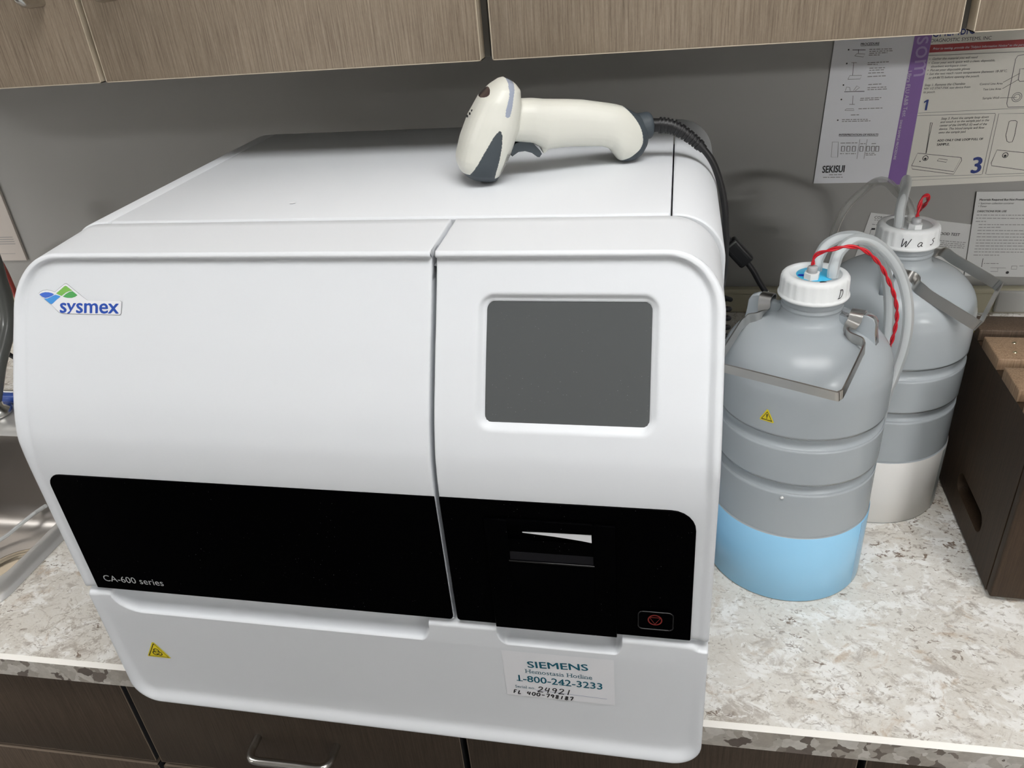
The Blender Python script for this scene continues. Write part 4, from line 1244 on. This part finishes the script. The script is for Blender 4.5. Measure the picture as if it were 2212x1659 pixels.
# tubing and wires of the jugs
def tubing(pts, r, mat, label, name='clear_tubing'):
    return tag(MB().tube(pts, r, mat, 16, 8).build(name), label, 'tubing')
tubing([(.6925, .3045, .3648), (.6925, .3045, .3710), (.6935, .3070, .3770), (.6985, .3160, .3862), (.7120, .3260, .3945), (.7310, .3350, .3900), (.7500, .3400, .3745), (.7650, .3420, .3540), (.7765, .3430, .3270), (.7830, .3440, .2970), (.7842, .3450, .2650), (.7810, .3480, .2280), (.7775, .3520, .1900), (.7760, .3580, .0900), (.7745, .3640, .0070)], .0056, M['tube'],
       'clear tube from the front of the D jug cap arching over to the right')
tubing([(.6800, .3215, .3648), (.6800, .3215, .3710), (.6815, .3250, .3770), (.6890, .3330, .3870), (.7040, .3400, .3925), (.7240, .3480, .3890), (.7420, .3540, .3740), (.7550, .3570, .3500), (.7640, .3590, .3200), (.7690, .3600, .2880), (.7705, .3600, .2500), (.7655, .3640, .1900), (.7620, .3690, .0900), (.7600, .3740, .0070)], .0056, M['tube'],
       'clear tube from the back of the D jug cap arching behind the other tube')
tubing([(.7872, .4485, .3647), (.7872, .4485, .3690), (.7872, .4520, .3837), (.7910, .4620, .3960), (.8000, .4900, .4000), (.8120, .5350, .3930), (.8290, .6000, .3640), (.8460, .6600, .3200), (.8560, .7000, .2000), (.8600, .7250, .0070)], .0052, M['tube'],
       'clear tube from the left hole of the Was jug cap bending back to the wall')
tubing([(.8040, .4640, .3647), (.8040, .4640, .3690), (.8045, .4690, .3745), (.8025, .4840, .3820), (.7960, .5100, .3865), (.7940, .5500, .3860), (.7900, .5850, .3755), (.7779, .6000, .3571), (.7640, .6050, .3361), (.7550, .6050, .3110), (.7515, .6050, .2817), (.7460, .6050, .2000), (.7450, .6100, .0070)], .0052, M['tube_faint'],
       'faint clear tube from the Was jug cap curving down to the left along the wall')
def wire_pair(pts, label):
    P = spline(pts, 12); n = len(P); m = MB()
    T = np.gradient(P, axis=0); T /= np.linalg.norm(T, axis=1)[:, None]
    d = np.r_[0, np.cumsum(np.linalg.norm(np.diff(P, axis=0), axis=1))]
    for ph in (0, PI):
        out = []
        for i in range(n):
            u = np.cross(T[i], (0.2, -.9, .3)); u /= np.linalg.norm(u); w = np.cross(T[i], u)
            a = d[i]/.030*2*PI+ph
            out.append(P[i]+.0011*(math.cos(a)*u+math.sin(a)*w))
        m.tube(out, .0011, M['red_wire'], 8, 1)
    return tag(m.build('red_wire'), label, 'wire')
wire_pair([(.6725, .3030, .3781), (.6725, .3030, .3850), (.6760, .3010, .3905), (.6865, .2965, .3960), (.7005, .2950, .3995), (.7160, .2970, .3950), (.7330, .3020, .3790), (.7450, .3060, .3600), (.7560, .3110, .3380), (.7625, .3160, .3140), (.7640, .3230, .2850), (.7660, .3400, .2500), (.7690, .3320, .1500), (.7720, .3300, .0060)],
          'twisted red wire from the D jug cap looping over to the right')
wire_pair([(.8030, .4420, .3781), (.8030, .4420, .3850), (.8045, .4450, .3920), (.8070, .4480, .3980), (.8125, .4510, .3990), (.8155, .4580, .3910), (.8165, .4740, .3780), (.8205, .4930, .3755), (.8250, .5060, .3660), (.8300, .5450, .3330), (.8400, .5750, .2500), (.8450, .5800, .1200), (.8500, .5850, .0060)],
          'short twisted red wire looping over the back of the Was jug cap')

# ------------------------------------------------------------------ crate
ca = math.radians(-2.6)
cx0, cy0 = .8911, .2595
CR = Matrix.Translation((cx0, cy0, .0004)) @ Matrix.Rotation(ca, 4, 'Z')
t = thing('wooden_crate', 'dark stained wooden crate with slatted top beside the jugs', 'crate', (cx0+.1, cy0+.12, .0004), ca)
CL, CWd, CH = .232, .30, .225
def side_board(x0, x1, name):
    m = MB(CR)
    # board with an oblong hand hole, built from an outline and the hole bridged together
    hole = rrect(.052, .148, .036, .064, .013, 8)
    outer = [(0, .004), (CL, .004), (CL, CH-.006), (0, CH-.006)]
    bm = bmesh.new()
    ov = [bm.verts.new((x0, a, b_)) for a, b_ in outer]; hv = [bm.verts.new((x0, a, b_)) for a, b_ in hole]
    es = [bm.edges.new((ov[i], ov[(i+1) % 4])) for i in range(4)]+[bm.edges.new((hv[i], hv[(i+1) % len(hv)])) for i in range(len(hv))]
    r_ = bmesh.ops.triangle_fill(bm, edges=es, use_beauty=True)
    fs = [f for f in bm.faces]
    ex = bmesh.ops.extrude_face_region(bm, geom=fs)
    for v in [g_ for g_ in ex['geom'] if isinstance(g_, bmesh.types.BMVert)]: v.co.x = x1
    bmesh.ops.recalc_face_normals(bm, faces=bm.faces)
    m.bm(bm, M['crate_dark'], False)
    return m.build(name, t)
side_board(0, .013, 'side_board'); side_board(CWd-.013, CWd, 'side_board')
MB(CR).box(.0, CWd, -.0130, -.0003, .0055, CH-.006, M['crate_dark'], .0025).build('end_board', t)
MB(CR).box(.0135, CWd-.0135, CL-.013, CL-.0005, .004, CH-.016, M['crate_dark'], .001).build('end_board', t)
MB(CR).box(.0135, CWd-.0135, .0135, CL-.0135, .014, .024, M['crate_dark']).build('bottom_board', t)
for k, (y0, y1, mat) in enumerate(((CL-.040, CL+.001, 'crate_mid'), (CL-.112, CL-.056, 'crate_light'), (CL-.180, CL-.130, 'crate_light'), (CL-.243, CL-.198, 'crate_light'))):
    m = MB(CR).box(-.001, CWd+.001, y0, y1, CH-.006, CH+.009, M[mat], .0015)
    s_ = m.build('slat', t)
    m = MB(CR)
    for (nx, ny) in ((.020, .30), (.026, .72)):
        m.lathe([(.0, CH+.0105), (.0016, CH+.0102), (.0024, CH+.0092)], nx, y0+(y1-y0)*ny, M['gold'], 12)
    if k: m.build('nail', s_)

# ------------------------------------------------------------------ sheets on the wall
PAPERS = {'T': [('PROCEDURE', (0.7969, 0.509), (0.8214, 0.5086), 0, 'ink', 'b'), ('INTERPRETATION OF RESULTS', (0.7835, 0.3849), (0.8385, 0.3831), 0, 'ink', 'b'), ('SEKISUI', (0.7662, 0.3301), (0.7978, 0.3302), 0, 'ink', 'B'), ('som', (0.87, 0.5151), (0.8737, 0.4635), 0, 'lilac', ''), ('Ultra FLU A&B Test', (0.8652, 0.4712), (0.8677, 0.4087), 0, 'pale', ''), ('SWAB SAMPLE PROCEDURE', (0.8656, 0.4042), (0.8652, 0.3467), 0, 'pale', 'b'), ('CHEMBIO', (0.8891, 0.514), (0.9454, 0.5156), 0, 'navy', ''), ('DIAGNOSTIC SYSTEMS, INC', (0.8888, 0.5075), (0.9657, 0.5069), 0, 'ink', ''), ('Prior to testing, provide the "Subject Information Notice" to the pers', (0.8934, 0.4977), (1.0091, 0.4966), 0, 'pale', 'bi'), ('•  Gather the material you will need', (0.8911, 0.4843), (0.9533, 0.4836), 0, 'ink', 'i'), ('•  Cover your work space with a clean, disposable,', (0.891, 0.4792), (0.9765, 0.4784), 0, 'ink', 'i'), ('absorbent workspace cover.', (0.8947, 0.4744), (0.942, 0.4738), 0, 'ink', 'i'), ('•  Put on your disposable gloves', (0.8913, 0.4695), (0.9465, 0.4688), 0, 'ink', 'i'), ('•  Let the test reach room temperature (between 18-30°C,', (0.8912, 0.4644), (0.9949, 0.4635), 0, 'ink', 'i'), ('or 64-86°F) before opening the pouch.', (0.8945, 0.4593), (0.9605, 0.4585), 0, 'ink', 'i'), ('Step 1. Remove the Chembio', (0.8908, 0.4495), (0.9441, 0.449), 0, 'ink', 'i'), ('HIV 1/2 STAT-PAK test device from', (0.8907, 0.4448), (0.9516, 0.4444), 0, 'ink', 'i'), ('its pouch.', (0.8907, 0.44), (0.9066, 0.4399), 0, 'ink', 'i'), ('Control Line Area', (0.9634, 0.4475), (0.9926, 0.4472), 0, 'ink', ''), ('Test Line Area', (0.9691, 0.4402), (0.9923, 0.44), 0, 'ink', ''), ('Sample Well', (0.9709, 0.428), (0.9921, 0.4279), 0, 'ink', ''), ('1', (0.8938, 0.4162), (0.9021, 0.4161), 0, 'navy', 'Bn'), ('3', (0.9769, 0.323), (0.9888, 0.3232), 0, 'navy', 'Bn'), ('Step 3. Point the sample loop down', (0.9214, 0.4019), (0.9844, 0.402), 0, 'ink', 'i'), ('and touch it to the sample pad in the', (0.9212, 0.3973), (0.9858, 0.3974), 0, 'ink', 'i'), ('center of the SAMPLE (S) well of the', (0.9212, 0.3924), (0.984, 0.3921), 0, 'ink', 'i'), ('device. The blood sample will flow', (0.9214, 0.3874), (0.9818, 0.3872), 0, 'ink', 'i'), ('onto the sample pad.', (0.9216, 0.3824), (0.9581, 0.3824), 0, 'ink', 'i'), ('ADD ONLY ONE LOOP FULL OF', (0.9219, 0.3709), (0.9833, 0.3711), 0, 'ink', 'B'), ('SAMPLE.', (0.9223, 0.3649), (0.9395, 0.3649), 0, 'ink', 'B'), ('CONSULT', (0.8521, 0.2556), (0.8793, 0.2536), 0, 'ink', ''), ('BLOOD TEST', (0.9453, 0.228), (0.9801, 0.2251), 0, 'ink', 'b'), ('Materials Required But Not Provided', (0.9964, 0.2811), (1.0612, 0.2798), 0, 'ink', 'b'), ('• Specimen collection container', (0.9965, 0.2757), (1.0453, 0.2747), 0, 'ink', ''), ('• Timer', (0.9969, 0.2709), (1.0087, 0.2708), 0, 'ink', ''), ('DIRECTIONS FOR USE', (0.9972, 0.2631), (1.0374, 0.2624), 0, 'ink', 'b')], 'R': [((0.7816, 0.5041), (0.7816, 0.5041), 'ink', 0.0022), ((0.7815, 0.4858), (0.7815, 0.4858), 'ink', 0.0022), ((0.7807, 0.4567), (0.7807, 0.4567), 'ink', 0.0022), ((0.7804, 0.4367), (0.7804, 0.4367), 'ink', 0.0022), ((0.7791, 0.4075), (0.7791, 0.4075), 'ink', 0.0022)], 'G': [((0.8093, 0.503), (0.841, 0.502)), ((0.8097, 0.5004), (0.8414, 0.4995)), ((0.81, 0.4978), (0.8338, 0.4974)), ((0.8096, 0.4954), (0.8241, 0.495)), ((0.8096, 0.4854), (0.8379, 0.4851)), ((0.8097, 0.4828), (0.8231, 0.4827)), ((0.8129, 0.4779), (0.8343, 0.4775)), ((0.8133, 0.4751), (0.8329, 0.4748)), ((0.8123, 0.4713), (0.835, 0.471)), ((0.812, 0.4666), (0.8378, 0.4665)), ((0.8146, 0.4557), (0.8322, 0.4556)), ((0.8141, 0.4514), (0.8394, 0.4512)), ((0.8145, 0.4487), (0.8406, 0.4485)), ((0.8064, 0.437), (0.835, 0.4368)), ((0.8061, 0.4346), (0.8324, 0.4343)), ((0.8058, 0.4226), (0.8387, 0.4222)), ((0.7964, 0.4142), (0.8077, 0.414)), ((0.7848, 0.408), (0.8207, 0.407)), ((0.7852, 0.4054), (0.8248, 0.4047)), ((0.7872, 0.3739), (0.811, 0.3734)), ((0.8153, 0.3719), (0.8227, 0.3718)), ((0.8311, 0.3715), (0.8372, 0.3715)), ((0.7884, 0.3581), (0.7938, 0.358)), ((0.7962, 0.3578), (0.8023, 0.3578)), ((0.8039, 0.3575), (0.8109, 0.3575)), ((0.8247, 0.3573), (0.8377, 0.3573)), ((0.8251, 0.3549), (0.8396, 0.3548)), ((0.7766, 0.3265), (0.7971, 0.3262)), ((0.7684, 0.3229), (0.7968, 0.3224)), ((0.9971, 0.2588), (1.0654, 0.257)), ((0.9973, 0.2538), (1.0666, 0.2519)), ((0.9978, 0.2487), (1.0123, 0.2484)), ((1.003, 0.2436), (1.0689, 0.242)), ((1.0037, 0.239), (1.0349, 0.2386)), ((1.0033, 0.2342), (1.071, 0.2326)), ((1.0039, 0.2291), (1.0722, 0.2274)), ((1.0042, 0.2239), (1.0734, 0.2223)), ((1.0047, 0.2187), (1.0745, 0.2173)), ((1.005, 0.2139), (1.0756, 0.2125)), ((1.0053, 0.2091), (1.0767, 0.2078)), ((1.0052, 0.2043), (1.0778, 0.2027)), ((1.0054, 0.1995), (1.0789, 0.1979)), ((1.0056, 0.1943), (1.0423, 0.1936)), ((0.9524, 0.218), (0.9911, 0.2141)), ((0.953, 0.2147), (0.9907, 0.2111)), ((0.9535, 0.2117), (0.9907, 0.2081)), ((0.9541, 0.2086), (0.9908, 0.2051)), ((0.9548, 0.1989), (0.9744, 0.1968)), ((1.0233, 0.1801), (1.0445, 0.1797)), ((1.0096, 0.1477), (1.0209, 0.1473)), ((0.8525, 0.2532), (0.8688, 0.2522)), ((0.8502, 0.2465), (0.8624, 0.2445)), ((0.8545, 0.2168), (0.8645, 0.216))], 'P': [([(0.8876, 0.4905), (1.0108, 0.4889)], 'rule', 0.0005), ([(0.8863, 0.4319), (0.888, 0.4129), (1.0279, 0.4139)], 'rule', 0.0005), ([(1.0117, 0.4852), (1.0041, 0.4839), (1.0023, 0.4798), (1.004, 0.4206), (1.0067, 0.4157), (1.0276, 0.4154)], 'rule', 0.0009), ([(1.0159, 0.4667), (1.0107, 0.4667), (1.0118, 0.4523), (1.0144, 0.45), (1.0196, 0.4502)], 'rule', 0.0009), ([(0.993, 0.4497), (1.012, 0.4609)], 'ink', 0.0005), ([(0.9941, 0.4413), (1.0124, 0.453)], 'ink', 0.0005), ([(0.9933, 0.4288), (1.0151, 0.4287)], 'ink', 0.0005), ([(0.888, 0.4091), (0.9917, 0.408), (0.9925, 0.4062), (0.9929, 0.3211), (0.9909, 0.32), (0.8887, 0.3193), (0.8875, 0.3218), (0.888, 0.4091)], 'rule', 0.0006), ([(1.0296, 0.4064), (0.9966, 0.4072), (0.9974, 0.321), (0.9998, 0.3198), (1.0492, 0.3205)], 'rule', 0.0006), ([(0.8895, 0.3143), (1.05, 0.317)], 'rule', 0.0004), ([(0.9079, 0.3983), (0.9104, 0.3982), (0.9098, 0.3726), (0.91, 0.3543)], 'ink', 0.0006), ([(0.9079, 0.3983), (0.909, 0.3726), (0.9092, 0.3544)], 'ink', 0.0006), ([(0.8927, 0.3364), (0.8979, 0.3548), (0.959, 0.3463), (0.9526, 0.3256), (0.8927, 0.3364), (0.8943, 0.3314), (0.9533, 0.3218), (0.9606, 0.3422), (0.959, 0.3463)], 'ink', 0.0007), ([(0.927, 0.3426), (0.9287, 0.3457), (0.941, 0.3437), (0.9397, 0.34), (0.927, 0.3426)], 'ink', 0.0006), ([(1.0014, 0.3369), (1.0054, 0.3558), (1.0423, 0.3505)], 'ink', 0.0007), ([(1.0014, 0.3369), (1.003, 0.3329), (1.0481, 0.325)], 'ink', 0.0007), ([(1.0126, 0.3955), (1.0125, 0.3765), (1.0158, 0.3679), (1.019, 0.3662), (1.0232, 0.3668), (1.0242, 0.3753), (1.0233, 0.3951), (1.0208, 0.3967), (1.0144, 0.3967), (1.0126, 0.3955)], 'ink', 0.0007), ([(0.7868, 0.5035), (0.8043, 0.5026)], 'ink', 0.0008), ([(0.7947, 0.5038), (0.7954, 0.4987)], 'ink', 0.0006), ([(0.7908, 0.4954), (0.7933, 0.4981), (0.8043, 0.4971), (0.8027, 0.4933), (0.7908, 0.4954)], 'rule', 0.0006), ([(0.7908, 0.4864), (0.7914, 0.4691)], 'ink', 0.0006), ([(0.7876, 0.4866), (0.7949, 0.4862)], 'rule', 0.0006), ([(0.7858, 0.4642), (0.7877, 0.4693), (0.8039, 0.4688), (0.8024, 0.4639), (0.7858, 0.4642)], 'rule', 0.0006), ([(0.7831, 0.4472), (0.8107, 0.4466)], 'ink', 0.0008), ([(0.7844, 0.4486), (0.7853, 0.4538), (0.7898, 0.4529), (0.7912, 0.448)], 'rule', 0.0006), ([(0.7956, 0.4484), (0.7992, 0.4546), (0.8033, 0.4522), (0.7979, 0.448)], 'rule', 0.0006), ([(0.7958, 0.4413), (0.7967, 0.4291)], 'rule', 0.0007), ([(0.7922, 0.4293), (0.7997, 0.429)], 'rule', 0.0007), ([(0.7872, 0.4211), (0.7892, 0.4233), (0.799, 0.4229), (0.8001, 0.4205), (0.7872, 0.4211)], 'rule', 0.0006), ([(0.7753, 0.376), (0.7839, 0.3757), (0.7859, 0.3529), (0.7765, 0.3533), (0.7753, 0.376)], 'rule', 0.0005), ([(0.8138, 0.3785), (0.8135, 0.3496)], 'rule', 0.0006), ([(0.8241, 0.3782), (0.8235, 0.3492)], 'rule', 0.0006), ([(0.797, 0.5082), (0.8215, 0.5077)], 'ink', 0.0005), ([(0.7836, 0.384), (0.8386, 0.3822)], 'ink', 0.0005), ([(0.7893, 0.369), (0.7937, 0.3689), (0.7941, 0.3616), (0.7898, 0.3618), (0.7893, 0.369)], 'rule', 0.0012), ([(0.7971, 0.3688), (0.8014, 0.3686), (0.8019, 0.3613), (0.7975, 0.3615), (0.7971, 0.3688)], 'rule', 0.0012), ([(0.8048, 0.3685), (0.8091, 0.3683), (0.8096, 0.3611), (0.8053, 0.3612), (0.8048, 0.3685)], 'rule', 0.0012), ([(0.8156, 0.3681), (0.8199, 0.3679), (0.8204, 0.3607), (0.8161, 0.3608), (0.8156, 0.3681)], 'rule', 0.0012), ([(0.8248, 0.3678), (0.8291, 0.3676), (0.8296, 0.3604), (0.8253, 0.3605), (0.8248, 0.3678)], 'rule', 0.0012), ([(0.8317, 0.3675), (0.836, 0.3674), (0.8366, 0.3601), (0.8323, 0.3603), (0.8317, 0.3675)], 'rule', 0.0012), ([(0.8378, 0.3673), (0.8421, 0.3671), (0.8427, 0.3599), (0.8384, 0.36), (0.8378, 0.3673)], 'rule', 0.0012), ([(1.0343, 0.1729), (1.0565, 0.1723)], 'rule', 0.0006), ([(1.0356, 0.1667), (1.0462, 0.1664), (1.045, 0.1722)], 'rule', 0.0006), ([(1.0205, 0.1884), (1.0213, 0.1742)], 'ink', 0.0008), ([(1.0642, 0.1757), (1.0715, 0.1756), (1.0722, 0.1701), (1.0644, 0.1702), (1.0642, 0.1757)], 'rule', 0.0007), ([(1.0747, 0.1756), (1.0809, 0.1755)], 'rule', 0.0007), ([(0.8482, 0.223), (0.8498, 0.2381), (0.8553, 0.238)], 'rule', 0.0007), ([(0.8503, 0.2387), (0.8557, 0.2386)], 'ink', 0.003)], 'S': {'banner': [(0.888, 0.5043), (1.0074, 0.5041), (1.0096, 0.4945), (0.8887, 0.4941)], 'dot': [(1.0603, 0.1646)], 'well': [(1.0153, 0.4289), (0.91, 0.3471), (1.018, 0.3478), (0.9098, 0.3467), (0.9033, 0.3425), (0.8358, 0.4067)], 'pdots': [(0.7797, 0.3653), (0.8961, 0.5136)]}}
PX = 0.8845     # everything printed left of the stripe's edge belongs to the first sheet
def sheet(name, poly, mat, label, yf, draw, cat='paper', thick=.0006):
    m = MB()
    m.prism(poly, yf, yf+thick, mat)
    draw(Canvas(m, lambda u, v, h: (u, yf-.0001-h, v), .0001))
    return tag(m.build(name), label, cat)
def ink(c): return {'ink': M['ink'], 'lilac': M['lilac'], 'pale': M['pale'], 'navy': M['navy'], 'rule': M['rule']}[c]
def in_sheet(p, poly):
    return bool(inpoly(np.array([p[0]]), np.array([p[1]]), poly)[0])
def draw_all(cv, test):
    rs = random.Random(7)
    for txt, p, q, h_, col, st in PAPERS['T']:
        mid = ((p[0]+q[0])/2, (p[1]+q[1])/2)
        if not test(mid): continue
        bold = .03 if 'B' in st else (.018 if 'b' in st else 0.0)
        if txt == '1':
            e = np.array(q)-np.array(p); L_ = np.linalg.norm(e); e /= L_; n_ = np.array((-e[1], e[0])); o_ = np.array(p)
            cv.poly([tuple(o_+e*L_*a+n_*L_*b_) for a, b_ in ((.38, 0), (.72, 0), (.72, 1.78), (.42, 1.78), (.02, 1.48), (.02, 1.20), (.38, 1.42))], ink(col)); continue
        if txt.startswith('ADD') or txt.startswith('SAMPLE'): bold = .02
        cv.text(txt, p, q, ink(col), bold=bold, shear=.22 if 'i' in st else 0.0, hscale=1.5 if txt in ('SEKISUI', 'CHEMBIO') else 1.0)
    for p, q in PAPERS['G']:
        if not test(((p[0]+q[0])/2, (p[1]+q[1])/2)): continue
        p = np.array(p); q = np.array(q); Lg = np.linalg.norm(q-p); a = 0.0
        while a < Lg-.001:
            w_ = min(Lg-a, rs.uniform(.0022, .0075)); cv.line([tuple(p+(q-p)*a/Lg), tuple(p+(q-p)*(a+w_)/Lg)], .0011, M['greek']); a += w_+.0011
    for pts, col, w_ in PAPERS['P']:
        if test(pts[0]) : cv.line(pts, w_, ink(col))
    for p, q, col, r in PAPERS['R']:
        if test(p): cv.circ(p[0], p[1], r/2, ink(col), 12)
S_ = PAPERS['S']
P1 = [(.7556, .3137), (.8621, .3125), (.8745, .3085), (.8868, .3082), (.8895, .5600), (.7625, .5600)]
P2 = [(.8800, .3043), (.8975, .3046), (1.0521, .3091), (1.1350, .3110), (1.1370, .5600), (.8860, .5600)]
P4 = [(.9994, .1597), (1.1200, .1555), (1.1200, .2930), (.9903, .2948)]
P3 = [(.8458, .2651), (.8296, .1778), (.8262, .1600), (.8350, .1560), (.9900, .1437), (1.000, .1437), (1.0000, .2423)]
def d1(cv):
    cv.poly([(.8621, .3126), (.8744, .3087), (.8866, .3084), (.8893, .5598), (.8672, .5598)], M['purple']); cv.up()
    draw_all(cv, lambda p: in_sheet(p, P1) and p[1] < .575)
    for k in (0, 1): pass
def d2(cv):
    cv.poly([tuple(p) for p in (S_['banner'][3], (S_['banner'][2][0]+.03, S_['banner'][2][1]+.0008), (S_['banner'][1][0]+.03, S_['banner'][1][1]+.0008), S_['banner'][0])], M['banner']); cv.up()
    draw_all(cv, lambda p: in_sheet(p, P2) and not in_sheet(p, P1) or (p[0] > .8875 and .3045 < p[1] < .56))
    for k, (r, mt) in enumerate(((.0062, 'rule'), (.0040, 'rule'))): cv.ring(S_['well'][0][0], S_['well'][0][1], r, .0008, M[mt])
    for k in (1, 2): cv.ring(S_['well'][k][0], S_['well'][k][1], .0036, .0009, M['ink']); cv.circ(S_['well'][k][0], S_['well'][k][1]-.001, .0018, M['ink'])
    cv.circ(S_['well'][4][0], S_['well'][4][1], .0009, M['ink'])
    a, b_ = S_['pdots'][1]
    cv.circ(.9060, .5290, .0085, M['navy'])
def d3(cv): draw_all(cv, lambda p: in_sheet(p, P3) and not in_sheet(p, P4))
def d4(cv):
    draw_all(cv, lambda p: in_sheet(p, P4))
    cv.circ(S_['dot'][0][0], S_['dot'][0][1], .0023, M['ink'])
sheet('instruction_sheet', P2, M['paper_cream'], 'cream instruction poster with red banner and blue step numbers taped to the wall', .7990, d2, 'poster')
sheet('instruction_sheet', P1, M['paper'], 'white procedure sheet with a purple stripe taped to the wall', .7978, d1)
sheet('instruction_sheet', P3, M['paper_plain'], 'tilted test leaflet on the wall behind the Was jug cap', .7990, d3)
sheet('instruction_sheet', P4, M['paper_plain'], 'dense printed directions sheet on the wall at the right above the crate', .7972, d4)
def d5(cv):
    rs = random.Random(3)
    for z_, x0 in ((.289, -.72), (.252, -.707), (.2475, -.707), (.243, -.707), (.2385, -.707)):
        cv.line([(-.80, z_), (x0+.010 if z_ < .28 else x0-.003, z_)], .0013 if z_ < .28 else .0008, M['greek'])
    cv.line([(-.80, .2185), (-.706, .2185)], .0008, M['greek'])
sheet('wall_notice', [(-.9400, .2046), (-.6870, .2046), (-.6855, .3463), (-.6860, .5200), (-.9400, .5200)], M['paper_tan'], 'tan paper notice on the wall at the far left above the sink', .7945, d5, thick=.0048)
